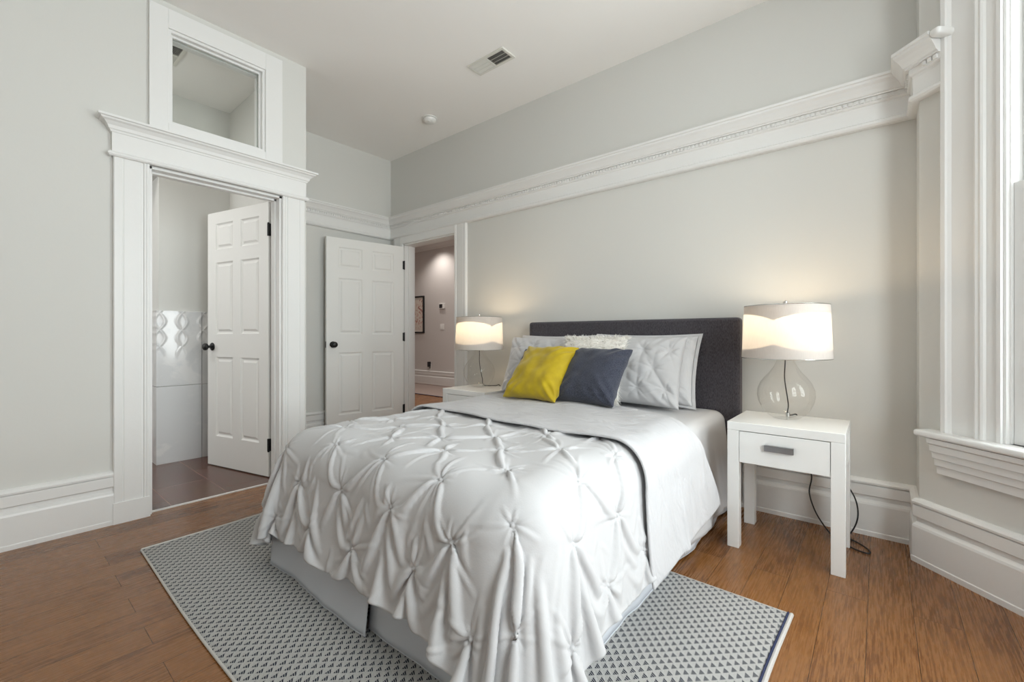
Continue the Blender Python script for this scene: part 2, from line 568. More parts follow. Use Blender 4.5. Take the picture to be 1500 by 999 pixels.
# ------------------------------------------------------------------ mesh helpers
class MB:
    def __init__(self):
        self.v, self.f = [], []

    def add(self, vs, fs):
        k = len(self.v)
        self.v += [tuple(p) for p in vs]
        self.f += [tuple(i + k for i in f) for f in fs]
        return self

    def box(self, x0, x1, y0, y1, z0, z1):
        vs = [(x0, y0, z0), (x1, y0, z0), (x1, y1, z0), (x0, y1, z0),
              (x0, y0, z1), (x1, y0, z1), (x1, y1, z1), (x0, y1, z1)]
        return self.add(vs, [(0, 3, 2, 1), (4, 5, 6, 7), (0, 1, 5, 4), (1, 2, 6, 5), (2, 3, 7, 6), (3, 0, 4, 7)])

    def fbox(self, fr, a0, a1, b0, b1, c0, c1):
        """box in a wall frame fr=(P, d, n): a along wall, b out from wall, c height"""
        P, d, n = fr
        vs = []
        for c in (c0, c1):
            for a, b in ((a0, b0), (a1, b0), (a1, b1), (a0, b1)):
                vs.append((P[0] + d[0] * a + n[0] * b, P[1] + d[1] * a + n[1] * b, c))
        return self.add(vs, [(0, 3, 2, 1), (4, 5, 6, 7), (0, 1, 5, 4), (1, 2, 6, 5), (2, 3, 7, 6), (3, 0, 4, 7)])

    def sweep(self, path, prof, side=1.0, close=False):
        """moulding: profile (out, z) swept along a polyline in plan, mitred"""
        n = len(path)
        rings = []
        for i in range(n):
            p = Vector(path[i])
            dn = []
            if i > 0:
                d = (p - Vector(path[i - 1])).normalized()
                dn.append(Vector((d.y, -d.x)) * side)
            if i < n - 1:
                d = (Vector(path[i + 1]) - p).normalized()
                dn.append(Vector((d.y, -d.x)) * side)
            if len(dn) == 2:
                m = (dn[0] + dn[1]).normalized()
                m = m / max(0.2, m.dot(dn[0]))
            else:
                m = dn[0]
            rings.append([(p.x + m.x * o, p.y + m.y * o, z) for o, z in prof])
        k = len(prof)
        vs = [q for r in rings for q in r]
        fs = []
        for i in range(n - 1):
            for j in range(k):
                a, b = i * k + j, i * k + (j + 1) % k
                fs.append((a, b, b + k, a + k))
        fs.append(tuple(range(k))[::-1])
        fs.append(tuple((n - 1) * k + j for j in range(k)))
        return self.add(vs, fs)

    def column(self, fr, prof, z0, z1):
        """profile (a, b) in the wall frame extruded in height"""
        P, d, n = fr
        k = len(prof)
        vs = []
        for z in (z0, z1):
            for a, b in prof:
                vs.append((P[0] + d[0] * a + n[0] * b, P[1] + d[1] * a + n[1] * b, z))
        fs = [(j, (j + 1) % k, (j + 1) % k + k, j + k) for j in range(k)]
        fs.append(tuple(range(k))[::-1])
        fs.append(tuple(range(k, 2 * k)))
        return self.add(vs, fs)

    def tube(self, pts, r, n=10, cap=True):
        pts = [Vector(p) for p in pts]
        rings = []
        up = Vector((0, 0, 1))
        prev = None
        for i, p in enumerate(pts):
            t = (pts[min(i + 1, len(pts) - 1)] - pts[max(i - 1, 0)]).normalized()
            a = (prev - t * prev.dot(t)) if prev is not None else t.cross(up)
            if a.length < 1e-4:
                a = t.cross(Vector((1, 0, 0)))
            a.normalize()
            prev = a
            b = t.cross(a)
            rr = r[i] if isinstance(r, (list, tuple)) else r
            rings.append([p + (a * math.cos(2 * math.pi * j / n) + b * math.sin(2 * math.pi * j / n)) * rr for j in range(n)])
        vs = [q for g in rings for q in g]
        fs = []
        for i in range(len(pts) - 1):
            for j in range(n):
                a, b = i * n + j, i * n + (j + 1) % n
                fs.append((a, b, b + n, a + n))
        if cap:
            fs.append(tuple(range(n))[::-1])
            fs.append(tuple((len(pts) - 1) * n + j for j in range(n)))
        return self.add(vs, fs)

    def lathe(self, prof, c, n=48, M=None):
        vs, fs = [], []
        for r, z in prof:
            for j in range(n):
                a = 2 * math.pi * j / n
                v = Vector((r * math.cos(a), r * math.sin(a), z))
                if M is not None:
                    v = M @ v
                vs.append((c[0] + v.x, c[1] + v.y, c[2] + v.z))
        for i in range(len(prof) - 1):
            for j in range(n):
                a, b = i * n + j, i * n + (j + 1) % n
                fs.append((a, b, b + n, a + n))
        return self.add(vs, fs)

    def grid(self, P, nu, nv, flip=False):
        """P: list of nv rows of nu points"""
        vs = [p for row in P for p in row]
        fs = []
        for j in range(nv - 1):
            for i in range(nu - 1):
                q = (j * nu + i, j * nu + i + 1, (j + 1) * nu + i + 1, (j + 1) * nu + i)
                fs.append(q[::-1] if flip else q)
        return self.add(vs, fs)

    def build(self, name, mat, parent=None, smooth=False, bevel=0.0, seg=2, merge=False, sub=0, solid=0.0, origin=None, angle=40):
        if parent is not None:
            org = Vector((0, 0, 0))
            p = parent
            while p is not None:
                org += p.location
                p = p.parent
        elif origin is not None:
            org = Vector(origin)
        else:
            a = np.array(self.v)
            org = Vector(((a[:, 0].min() + a[:, 0].max()) / 2, (a[:, 1].min() + a[:, 1].max()) / 2, a[:, 2].min()))
        me = bpy.data.meshes.new(name)
        loc = Vector((0, 0, 0)) if parent is not None else org
        if parent is not None:
            # child origin at its own bounding box centre
            a = np.array(self.v)
            ctr = Vector(((a[:, 0].min() + a[:, 0].max()) / 2, (a[:, 1].min() + a[:, 1].max()) / 2, (a[:, 2].min() + a[:, 2].max()) / 2))
            loc = ctr - org
            org = ctr
        me.from_pydata([(x - org.x, y - org.y, z - org.z) for x, y, z in self.v], [], self.f)
        bm = bmesh.new()
        bm.from_mesh(me)
        if merge:
            bmesh.ops.remove_doubles(bm, verts=bm.verts[:], dist=1e-5)
        bmesh.ops.recalc_face_normals(bm, faces=bm.faces[:])
        bm.to_mesh(me)
        bm.free()
        me.materials.append(MATS[mat])
        if smooth:
            for p in me.polygons:
                p.use_smooth = True
            if angle < 180:
                me.set_sharp_from_angle(angle=math.radians(angle))
        o = bpy.data.objects.new(name, me)
        COL.objects.link(o)
        o.location = loc
        if parent is not None:
            o.parent = parent
        if solid:
            s = o.modifiers.new('thickness', 'SOLIDIFY')
            s.thickness = solid
            s.offset = -1
        if bevel:
            b = o.modifiers.new('bevel', 'BEVEL')
            b.width = bevel
            b.segments = seg
            b.limit_method = 'ANGLE'
            b.angle_limit = math.radians(35)
            if smooth is False:
                for p in me.polygons:
                    p.use_smooth = True
                me.set_sharp_from_angle(angle=math.radians(30))
                wn = o.modifiers.new('normals', 'WEIGHTED_NORMAL')
                wn.keep_sharp = False
        if sub:
            s = o.modifiers.new('sub', 'SUBSURF')
            s.levels = s.render_levels = sub
        return o


def tag(o, label=None, cat=None, group=None, kind=None):
    if label:
        o['label'] = label
    if cat:
        o['category'] = cat
    if group:
        o['group'] = group
    if kind:
        o['kind'] = kind
    return o


def empty(name, loc, label=None, cat=None, group=None, kind=None, rz=0.0):
    o = bpy.data.objects.new(name, None)
    COL.objects.link(o)
    o.empty_display_size = 0.05
    o.location = loc
    o.rotation_euler = (0, 0, rz)
    return tag(o, label, cat, group, kind)


def part_label(o, s):
    o['label'] = s
    return o


def struct(o):
    o['kind'] = 'structure'
    return o


# ------------------------------------------------------------------ room shell
XL, YB, XF, CZ = -3.235, 2.95, -4.24, 3.0
EDGE = 1.52                      # end of the left wall, start of the alcove
WT = 0.13
BY, BX, RY = 1.685, 1.20, -2.2   # bay corners and rear wall

struct(MB().box(-9.2, 1.5, RY - 0.2, 6.4, -0.12, 0.0).build('floor', 'wood_floor'))
struct(MB().box(-9.2, 1.5, RY - 0.2, 6.4, CZ, CZ + 0.12).build('ceiling', 'ceiling_paint'))

# left wall with door opening and transom opening
dY0, dY1, dZ = 0.612, 1.345, 2.01
gY0, gY1, gZ0, gZ1 = 0.70, 1.235, 2.285, 2.845
wl = MB()
wl.box(XL - WT, XL, RY, dY0, 0, CZ)
wl.box(XL - WT, XL, dY1, EDGE, 0, CZ)
wl.box(XL - WT, XL, dY0, dY1, dZ, gZ0)
wl.box(XL - WT, XL, dY0, dY1, gZ1, CZ)
wl.box(XL - WT, XL, dY0, gY0, gZ0, gZ1)
wl.box(XL - WT, XL, gY1, dY1, gZ0, gZ1)
struct(wl.build('wall_left', 'wall_paint'))
struct(MB().box(-4.50, XL - WT, EDGE - 0.12, EDGE, 0, CZ).build('wall_alcove_side', 'wall_paint'))
struct(MB().box(XF - 0.12, XF, EDGE, YB, 0, CZ).build('wall_alcove', 'wall_paint'))

# headboard wall with hall doorway
hX0, hX1, hZ = -3.995, -3.165, 2.03
wb_ = MB()
wb_.box(XF - 0.12, hX0, YB, YB + 0.13, 0, CZ)
wb_.box(hX1, 0.34, YB, YB + 0.13, 0, CZ)
wb_.box(hX0, hX1, YB, YB + 0.13, hZ, CZ)
struct(wb_.build('wall_headboard', 'wall_paint'))

# bay: jog, angled wall 1, front wall, angled wall 2
S2 = math.sqrt(0.5)
JX, JY = 0.14, 2.745
struct(MB().box(JX, JX + 0.15, JY, YB, 0, CZ).build('wall_jog', 'wall_paint'))
FR1 = ((JX, JY), (S2, -S2), (-S2, -S2))
FR2 = ((BX, BY), (0, -1), (-1, 0))
FR3 = ((BX, -0.35), (-S2, -S2), (-S2, S2))
FR4 = ((JX, -1.41), (0, -1), (-1, 0))
FR5 = ((JX, RY), (-1, 0), (0, 1))
WINS = []


def wall_with_window(name, fr, length, t0, t1, z0, z1, ext=0.0):
    m = MB()
    m.fbox(fr, -ext, t0, -0.14, 0, 0, CZ)
    m.fbox(fr, t1, length + ext, -0.14, 0, 0, CZ)
    m.fbox(fr, t0, t1, -0.14, 0, 0, z0)
    m.fbox(fr, t0, t1, -0.14, 0, z1, CZ)
    struct(m.build(name, 'wall_paint'))


def window(n, fr, t0, t1, z0, z1):
    """double-hung window, casing of stepped boards, moulded stool and apron"""
    P, d, nn = fr
    root = empty('window_%d' % n, (P[0] + d[0] * (t0 + t1) / 2, P[1] + d[1] * (t0 + t1) / 2, z0), kind='structure')
    c = MB()
    prof = [(-0.212, 0), (-0.212, 0.034), (-0.206, 0.038), (-0.190, 0.038), (-0.186, 0.030), (-0.176, 0.022), (-0.092, 0.022), (-0.088, 0.030),
            (-0.080, 0.034), (-0.071, 0.031), (-0.062, 0.034), (-0.055, 0.030), (-0.050, 0.022), (-0.016, 0.020),
            (-0.014, 0.026), (0.0, 0.026), (0.0, 0)]
    c.column(fr, [(t0 + a, b) for a, b in prof], z0 - 0.01, z1 + 0.20)
    c.column(fr, [(t1 - a, b) for a, b in prof][::-1], z0 - 0.01, z1 + 0.20)
    c.fbox(fr, t0, t1, 0, 0.03, z1, z1 + 0.20)
    c.build('casing', 'trim_paint', root)
    j = MB()
    j.fbox(fr, t0, t0 + 0.015, -0.13, 0.0, z0, z1)
    j.fbox(fr, t1 - 0.015, t1, -0.13, 0.0, z0, z1)
    j.fbox(fr, t0, t1, -0.13, 0.0, z1 - 0.015, z1)
    j.fbox(fr, t0, t0 + 0.010, -0.010, 0.014, z0, z1)
    j.fbox(fr, t1 - 0.010, t1, -0.010, 0.014, z0, z1)
    j.build('jamb', 'trim_paint', root, bevel=0.002)
    s = MB()
    s.fbox(fr, t0 - 0.285, t1 + 0.285, -0.13, 0.085, z0 - 0.028, z0)
    s.build('stool', 'trim_paint', root, bevel=0.010, seg=3)
    a = MB()
    ap = [(0, z0 - 0.03), (0.075, z0 - 0.03), (0.072, z0 - 0.05), (0.060, z0 - 0.058), (0.058, z0 - 0.085), (0.048, z0 - 0.088),
          (0.046, z0 - 0.116), (0.036, z0 - 0.120), (0.034, z0 - 0.148), (0.024, z0 - 0.152), (0.022, z0 - 0.185), (0, z0 - 0.19)]
    pa = [(P[0] + d[0] * t, P[1] + d[1] * t) for t in (t0 - 0.235, t1 + 0.235)]
    side = 1.0 if (Vector((d[1], -d[0])).dot(Vector(nn)) > 0) else -1.0
    a.sweep(pa, ap, side)
    a.build('apron', 'trim_paint', root)
    zm = (z0 + z1) / 2 - 0.05

    def sash(zz0, zz1, b, bot):
        x0, x1, wv = t0 + 0.0155, t1 - 0.0155, 0.045
        f = MB()
        f.fbox(fr, x0, x0 + wv, b - 0.035, b, zz0, zz1)
        f.fbox(fr, x1 - wv, x1, b - 0.035, b, zz0, zz1)
        f.fbox(fr, x0 + wv, x1 - wv, b - 0.035, b, zz0, zz0 + bot)
        f.fbox(fr, x0 + wv, x1 - wv, b - 0.035, b, zz1 - 0.045, zz1)
        so = f.build('sash', 'trim_paint', root, bevel=0.003)
        g = MB()
        g.fbox(fr, x0 + wv - 0.005, x1 - wv + 0.005, b - 0.021, b - 0.016, zz0 + bot - 0.005, zz1 - 0.04)
        g.build('pane', 'pane_glass', so)
    sash(z0, zm + 0.045, -0.010, 0.07)
    sash(zm, z1 - 0.015, -0.048, 0.045)
    WINS.append((fr, t0, t1, z0, z1))


ZS = 0.617
wall_with_window('wall_bay_left', FR1, 1.499, 0.331, 1.168, ZS, 2.62)
wall_with_window('wall_bay_front', FR2, 2.035, 0.42, 1.62, ZS, 2.62, 0.06)
struct(MB().fbox(FR3, 0, 1.499, -0.14, 0, 0, CZ).build('wall_bay_right', 'wall_paint'))  # out of view; left windowless to keep light off the bed foot
struct(MB().fbox(FR4, 0, 0.79, -0.14, 0, 0, CZ).build('wall_front', 'wall_paint'))
struct(MB().fbox(FR5, -0.14, 3.375 + 0.27, -0.14, 0, 0, CZ).build('wall_rear', 'wall_paint'))
window(1, FR1, 0.331, 1.168, ZS, 2.62)
window(2, FR2, 0.42, 1.62, ZS, 2.62)
for k, (fr, t0, t1, z0, z1) in enumerate(WINS):
    P, d, n = fr
    tm = (t0 + t1) / 2
    area('window_portal', (P[0] + d[0] * tm - n[0] * 0.16, P[1] + d[1] * tm - n[1] * 0.16, (z0 + z1) / 2),
         (n[0], n[1], 0), t1 - t0, z1 - z0, 1.0, portal=True)

# bathroom
TX = -4.40
bw = MB()
bw.box(TX - 0.40, TX - 0.02, 0.90, EDGE - 0.12, 0, CZ)
bw.box(TX - 0.40, TX - 0.02, -1.2, 0.90, 2.31, CZ)
struct(bw.build('wall_bathroom', 'wall_paint'))
bw = MB()
bw.box(-5.7, -5.6, -1.2, EDGE, 0, CZ)
bw.box(-5.6, XL - WT, -1.3, -1.2, 0, CZ)
bw.box(-5.6, TX - 0.40, EDGE - 0.12, EDGE, 0, CZ)
bw.box(-5.6, TX - 0.40, 0.90, 0.95, 0, CZ)
struct(bw.build('wall_bathroom_far', 'wall_paint'))
struct(MB().box(-5.6, XL - 0.035, -1.2, EDGE - 0.12, 0.0, 0.004).build('floor_bathroom', 'bath_floor'))
tl = MB()
for z0, z1 in ((0.004, 0.622), (0.626, 1.232)):
    tl.box(TX - 0.02, TX, 0.88, 1.185, z0, z1)
    tl.box(TX - 0.02, TX - 0.002, 1.189, EDGE - 0.12, z0, z1)
    tl.box(TX - 0.42, TX - 0.022, 0.88, 0.898, z0, z1)
struct(tl.build('trim_bathroom_tile', 'bath_tile', bevel=0.0015))
struct(MB().box(XL - 0.04, XL - 0.022, dY0, dY1, 0.0, 0.007).build('trim_threshold', 'trim_paint'))

# hall
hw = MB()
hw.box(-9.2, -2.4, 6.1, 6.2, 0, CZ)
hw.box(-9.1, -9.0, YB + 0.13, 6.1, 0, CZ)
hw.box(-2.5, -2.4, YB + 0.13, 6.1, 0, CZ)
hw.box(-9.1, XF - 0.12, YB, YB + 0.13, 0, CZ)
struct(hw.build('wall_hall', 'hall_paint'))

# ------------------------------------------------------------------ mouldings
BASE = [(0, 0), (0.029, 0), (0.029, 0.022), (0.026, 0.026), (0.026, 0.160), (0.023, 0.170), (0.014, 0.177), (0.008, 0.182), (0.007, 0.203), (0.019, 0.2045), (0.022, 0.208),
        (0.022, 0.256), (0.020, 0.259), (0.013, 0.2605), (0.013, 0.2640), (0.026, 0.2650), (0.027, 0.274), (0.020, 0.283), (0.010, 0.289), (0, 0.290)]
struct(MB().sweep([(XL, RY), (XL, 0.457)], BASE).build('baseboard_left', 'trim_paint'))
struct(MB().sweep([(XF, EDGE), (XF, YB - 0.001)], BASE).build('baseboard_alcove', 'trim_paint'))
struct(MB().sweep([(-3.012, YB), (JX, YB), (JX, JY), (BX, BY), (BX, -0.35), (JX, -1.41), (JX, RY)], BASE).build('baseboard_headboard', 'trim_paint'))
HB = [(o * 1.1, z * 1.0) for o, z in BASE]
struct(MB().sweep([(-9.0, 6.1), (-2.5, 6.1)], HB).build('baseboard_hall', 'trim_paint'))
HC = [(0, 2.86), (0.012, 2.86), (0.02, 2.90), (0.06, 2.96), (0.09, 2.975), (0.09, 3.0), (0, 3.0)]
struct(MB().sweep([(-9.0, 6.1), (-2.5, 6.1)], HC).build('trim_hall_crown', 'trim_paint'))

RAIL = [(0, 2.335), (0.098, 2.335), (0.098, 2.322), (0.092, 2.318), (0.090, 2.308), (0.078, 2.296), (0.066, 2.278), (0.058, 2.262),
        (0.050, 2.258), (0.050, 2.252), (0.036, 2.252), (0.036, 2.228), (0.032, 2.222), (0.024, 2.218), (0.022, 2.206),
        (0.022, 2.136), (0.028, 2.132), (0.036, 2.126), (0.038, 2.114), (0.032, 2.106), (0.022, 2.103), (0, 2.103)]
rp = [(XF, EDGE), (XF, YB), (JX, YB), (JX, JY), (JX + S2 * 0.124, JY - S2 * 0.124)]
rail = MB().sweep(rp, RAIL)


def dentils(mb, p0, p1, side=1.0, a0=0.0, a1=0.0):
    p0, p1 = Vector(p0), Vector(p1)
    d = (p1 - p0).normalized()
    n = Vector((d.y, -d.x)) * side
    ln = (p1 - p0).length - a1
    t = a0
    fr = ((p0.x, p0.y), (d.x, d.y), (n.x, n.y))
    while t + 0.015 < ln:
        mb.fbox(fr, t, t + 0.015, 0.030, 0.0435, 2.232, 2.250)
        t += 0.0235


for k in range(4):
    dentils(rail, rp[k], rp[k + 1], 1.0, 0.05 if k else 0.0, 0.05 if k < 2 else 0.0)
struct(rail.build('trim_picture_rail', 'trim_paint'))
# rail return that dies onto the window casing
rr_ = MB()
rr_.fbox(FR1, 0.124, 0.166, 0.0, 0.096, 2.302, 2.334)
struct(rr_.build('trim_rail_return', 'trim_paint', bevel=0.012, seg=3))

# closet/bathroom door surround: fluted casings with plinths, frieze, crown, bead
FRL = ((XL, 0.0), (0, 1), (1, 0))


def casing_profile(a0, a1, outer_left=True):
    """stepped board: thin outer band, groove, flat, groove, double inner bead"""
    w_ = a1 - a0
    pr = [(0, 0), (0, 0.024), (0.004, 0.027), (0.036, 0.027), (0.038, 0.0245), (0.042, 0.0235), (0.044, 0.0255), (w_ - 0.036, 0.0255), (w_ - 0.034, 0.021),
          (w_ - 0.028, 0.021), (w_ - 0.024, 0.027), (w_ - 0.017, 0.0275), (w_ - 0.015, 0.0245), (w_ - 0.012, 0.0275), (w_ - 0.003, 0.0275), (w_, 0.025), (w_, 0)]
    if outer_left:
        return [(a0 + a, b) for a, b in pr]
    return [(a1 - a, b) for a, b in pr][::-1]


c = MB()
c.column(FRL, casing_profile(0.457, dY0), 0.115, 2.02)
c.column(FRL, casing_profile(dY1, 1.50, False), 0.115, 2.02)
c.fbox(FRL, 0.454, dY0 + 0.002, 0, 0.034, 0, 0.115)
c.fbox(FRL, dY1 - 0.002, 1.503, 0, 0.034, 0, 0.115)
struct(c.build('trim_bathroom_casing', 'trim_paint'))
h = MB()
h.fbox(FRL, 0.450, 1.507, 0, 0.030, 2.035, 2.15)
h.sweep([(XL, 0.450), (XL + 0.026, 0.450), (XL + 0.026, 1.507), (XL, 1.507)],
        [(0, 2.010), (0.012, 2.012), (0.018, 2.020), (0.018, 2.028), (0.008, 2.038), (0, 2.040)])
h.sweep([(XL, 0.450), (XL + 0.028, 0.450), (XL + 0.028, 1.507), (XL, 1.507)],
        [(0, 2.140), (0.006, 2.142), (0.010, 2.152), (0.016, 2.156), (0.022, 2.172), (0.036, 2.188), (0.048, 2.194),
         (0.052, 2.202), (0.062, 2.204), (0.062, 2.216), (0, 2.216)])
struct(h.build('trim_bathroom_header', 'trim_paint'))
j = MB()
j.box(XL - WT - 0.005, XL + 0.004, dY0 - 0.001, dY0 + 0.014, 0, dZ)
j.box(XL - WT - 0.005, XL + 0.004, dY1 - 0.014, dY1 + 0.001, 0, dZ)
j.box(XL - WT - 0.005, XL + 0.004, dY0, dY1, dZ - 0.014, dZ + 0.001)
j.box(XL - 0.09, XL - 0.05, dY0 + 0.014, dY0 + 0.026, 0, dZ - 0.014)
j.box(XL - 0.09, XL - 0.05, dY1 - 0.026, dY1 - 0.014, 0, dZ - 0.014)
j.box(XL - 0.09, XL - 0.05, dY0 + 0.014, dY1 - 0.014, dZ - 0.026, dZ - 0.014)
struct(j.build('trim_bathroom_jamb', 'trim_paint'))

# transom window above it
tw = empty('window_3', (XL, (gY0 + gY1) / 2, 2.216), kind='structure')
t = MB()
FB = 0.022
t.fbox(FRL, dY0 - 0.001, gY0, 0, FB, 2.217, 2.958)
t.fbox(FRL, gY1, dY1, 0, FB, 2.217, 2.958)
t.fbox(FRL, gY0, gY1, 0, FB, 2.217, gZ0)
t.fbox(FRL, gY0, gY1, 0, FB, gZ1, 2.958)
t.build('casing', 'trim_paint', tw, bevel=0.002)
t = MB()
q = 0.016
t.fbox(FRL, gY0, gY0 + q, -WT, 0.008, gZ0, gZ1)
t.fbox(FRL, gY1 - q, gY1, -WT, 0.008, gZ0, gZ1)
t.fbox(FRL, gY0 + q, gY1 - q, -WT, 0.008, gZ0, gZ0 + q)
t.fbox(FRL, gY0 + q, gY1 - q, -WT, 0.008, gZ1 - q, gZ1)
for b0, b1, e in ((-0.035, -0.02, 0.012), (-0.075, -0.06, 0.012)):
    t.fbox(FRL, gY0 + q, gY0 + q + e, b0, b1, gZ0 + q, gZ1 - q)
    t.fbox(FRL, gY1 - q - e, gY1 - q, b0, b1, gZ0 + q, gZ1 - q)
    t.fbox(FRL, gY0 + q + e, gY1 - q - e, b0, b1, gZ0 + q, gZ0 + q + e)
    t.fbox(FRL, gY0 + q + e, gY1 - q - e, b0, b1, gZ1 - q - e, gZ1 - q)
t.build('stop', 'trim_paint', tw)
MB().fbox(FRL, gY0 + q, gY1 - q, -0.050, -0.045, gZ0 + q, gZ1 - q).build('pane', 'pane_glass', tw)

# hall doorway surround
FRB = ((0.0, YB), (1, 0), (0, -1))
c = MB()
c.column(FRB, casing_profile(hX0 - 0.155, hX0), 0.115, 2.104)
c.column(FRB, casing_profile(hX1, hX1 + 0.155, False), 0.115, 2.104)
c.fbox(FRB, hX0 - 0.158, hX0 + 0.002, 0, 0.034, 0, 0.115)
c.fbox(FRB, hX1 - 0.002, hX1 + 0.158, 0, 0.034, 0, 0.115)
c.fbox(FRB, hX0, hX1, 0, 0.026, hZ, 2.104)
c.box(hX0 - 0.001, hX0 + 0.014, YB - 0.004, YB + 0.135, 0, hZ)
c.box(hX1 - 0.014, hX1 + 0.001, YB - 0.004, YB + 0.135, 0, hZ)
c.box(hX0, hX1, YB - 0.004, YB + 0.135, hZ - 0.014, hZ + 0.001)
c.box(hX0 + 0.014, hX0 + 0.026, YB + 0.045, YB + 0.085, 0, hZ - 0.014)
c.box(hX1 - 0.026, hX1 - 0.014, YB + 0.045, YB + 0.085, 0, hZ - 0.014)
struct(c.build('trim_hall_casing', 'trim_paint'))


# ------------------------------------------------------------------ six-panel doors
def six_panel_door(name, hinge, free_dir, width, thick_side, hinge_zs):
    """hinge: plan point; free_dir: unit vector to the free edge; thick_side: unit normal on which the thickness grows"""
    fr = (hinge, free_dir, thick_side)
    T = 0.035
    H = 2.0
    root_loc = (hinge[0], hinge[1], 0.0)
    st = 0.115 * width / 0.80
    mu = 0.105 * width / 0.80
    pw = (width - 2 * st - mu) / 2
    cols = [(st, st + pw), (st + pw + mu, st + 2 * pw + mu)]
    rows = [(0.245, 0.865), (1.045, 1.605), (1.705, 1.910)]
    d = MB()
    zb = 0.012
    d.fbox(fr, 0, st, 0, T, zb, H)
    d.fbox(fr, width - st, width, 0, T, zb, H)
    d.fbox(fr, cols[0][1], cols[1][0], 0, T, zb, H)
    zz = [zb] + [z for r in rows for z in r] + [H]
    for a0, a1 in cols:
        for i in range(0, len(zz), 2):
            d.fbox(fr, a0, a1, 0, T, zz[i], zz[i + 1])
        for z0, z1 in rows:
            d.fbox(fr, a0 - 0.002, a1 + 0.002, 0.011, T - 0.011, z0 - 0.002, z1 + 0.002)
    o = d.build(name, 'door_paint', origin=root_loc)
    struct(o)

    def pt(a, b, z):
        P, dd, n = fr
        return (P[0] + dd[0] * a + n[0] * b, P[1] + dd[1] * a + n[1] * b, z)
    for a0, a1 in cols:
        for z0, z1 in rows:
            p = MB()
            for b_in, b_out in ((0.0115, 0.0015), (T - 0.0115, T - 0.0015)):
                lv = [(0.0, b_in + (b_out - b_in) * 0.75), (0.012, b_in), (0.020, b_in), (0.036, b_out), (0.038, b_out)]
                vs, fs = [], []
                for m_, b in lv:
                    vs += [pt(a0 + m_, b, z0 + m_), pt(a1 - m_, b, z0 + m_), pt(a1 - m_, b, z1 - m_), pt(a0 + m_, b, z1 - m_)]
                for i in range(len(lv) - 1):
                    for j_ in range(4):
                        fs.append((i * 4 + j_, i * 4 + (j_ + 1) % 4, (i + 1) * 4 + (j_ + 1) % 4, (i + 1) * 4 + j_))
                e = (len(lv) - 1) * 4
                fs.append((e, e + 1, e + 2, e + 3))
                p.add(vs, fs)
            p.build('panel', 'door_paint', o)
    # knobs on both faces with rosettes, latch plate
    for sgn, b0 in ((-1, 0.0), (1, T)):
        k = MB()
        ax = Vector((thick_side[0] * sgn, thick_side[1] * sgn, 0))
        Mx = ax.to_track_quat('Z', 'Y').to_matrix()
        c0 = pt(width - 0.062, b0, 0.945)
        k.lathe([(0.0, 0.0), (0.031, 0.0), (0.031, 0.004), (0.027, 0.008), (0.012, 0.010), (0.010, 0.030), (0.016, 0.036), (0.026, 0.044), (0.029, 0.054),
                 (0.027, 0.062), (0.018, 0.068), (0.0, 0.069)], c0, 28, Mx)
        k.build('knob', 'black_metal', o, smooth=True, angle=50)
    MB().fbox(fr, width - 0.001, width + 0.0015, 0.006, T - 0.006, 0.915, 0.975).build('latch_plate', 'black_metal', o)
    for z in hinge_zs:
        hg = MB()
        hg.fbox(fr, -0.002, 0.0005, 0.002, T - 0.002, z - 0.045, z + 0.045)
        c0 = pt(-0.006, -0.004, 0)
        hg.tube([(c0[0], c0[1], z - 0.048), (c0[0], c0[1], z + 0.048)], 0.007, 10)
        hg.fbox(fr, 0.0, 0.012, -0.002, 0.001, z - 0.045, z + 0.045)
        hg.build('hinge', 'black_metal', o)
    return o


def unit(a, b):
    v = (Vector(b) - Vector(a)).normalized()
    return (v.x, v.y)


h1, f1 = (-3.392, 1.322), (-4.118, 1.150)
d1 = unit(h1, f1)
six_panel_door('door_1', h1, d1, 0.745, (d1[1], -d1[0]), (1.80, 0.24))
h2, f2 = (-3.985, 2.938), (-4.125, 2.13)
d2 = unit(h2, f2)
six_panel_door('door_2', h2, d2, 0.815, (d2[1], -d2[0]), (1.80, 1.02, 0.24))

# ------------------------------------------------------------------ rug
RX0, RX1, RY0, RY1 = -2.715, -0.262, 0.480, 1.905
ru = empty('area_rug', ((RX0 + RX1) / 2, (RY0 + RY1) / 2, 0.0), 'flat woven rug with tiny navy triangles on pale grey, lying under the bed foot', 'rug')
nx, ny = 120, 70
top, P = [], []


def rug_pt(u, v, z=0.010):
    x = RX0 + (RX1 - RX0) * u
    y = RY0 + (RY1 - RY0) * v
    ex = 0.006 * math.sin(9 * v + 1) * (1 - u) + 0.008 * math.sin(7 * v) * u
    ey = 0.006 * math.sin(11 * u) * v + 0.006 * math.sin(8 * u + 2) * (1 - v)
    zz = z + 0.0015 * noise.noise(Vector((x * 5, y * 5, 0)))
    return (x + ex, y + ey, zz)


g = MB()
g.grid([[rug_pt(i / nx, jj / ny) for i in range(nx + 1)] for jj in range(ny + 1)], nx + 1, ny + 1)
g.build('woven_field', 'rug', ru, smooth=True, solid=0.008)


def rug_edge(p, name, mat, r, zc):
    MB().tube(p, r, 8).build(name, mat, ru, smooth=True)


rug_edge([rug_pt(0, v / 40, 0.0075) for v in range(41)], 'edge_binding', 'edge_cotton', 0.0075, 0)
rug_edge([(a + 0.009, b, c_) for a, b, c_ in [rug_pt(1, v / 40, 0.0075) for v in range(41)]], 'edge_binding', 'edge_cotton', 0.0075, 0)
rug_edge([(a - 0.001, b, 0.0115) for a, b, c_ in [rug_pt(1, v / 40) for v in range(41)]], 'navy_piping', 'edge_navy', 0.0035, 0)
rug_edge([rug_pt(u / 60, 0, 0.006) for u in range(61)], 'selvedge', 'edge_cotton', 0.005, 0)
rug_edge([rug_pt(u / 60, 1, 0.006) for u in range(61)], 'selvedge', 'edge_cotton', 0.005, 0)

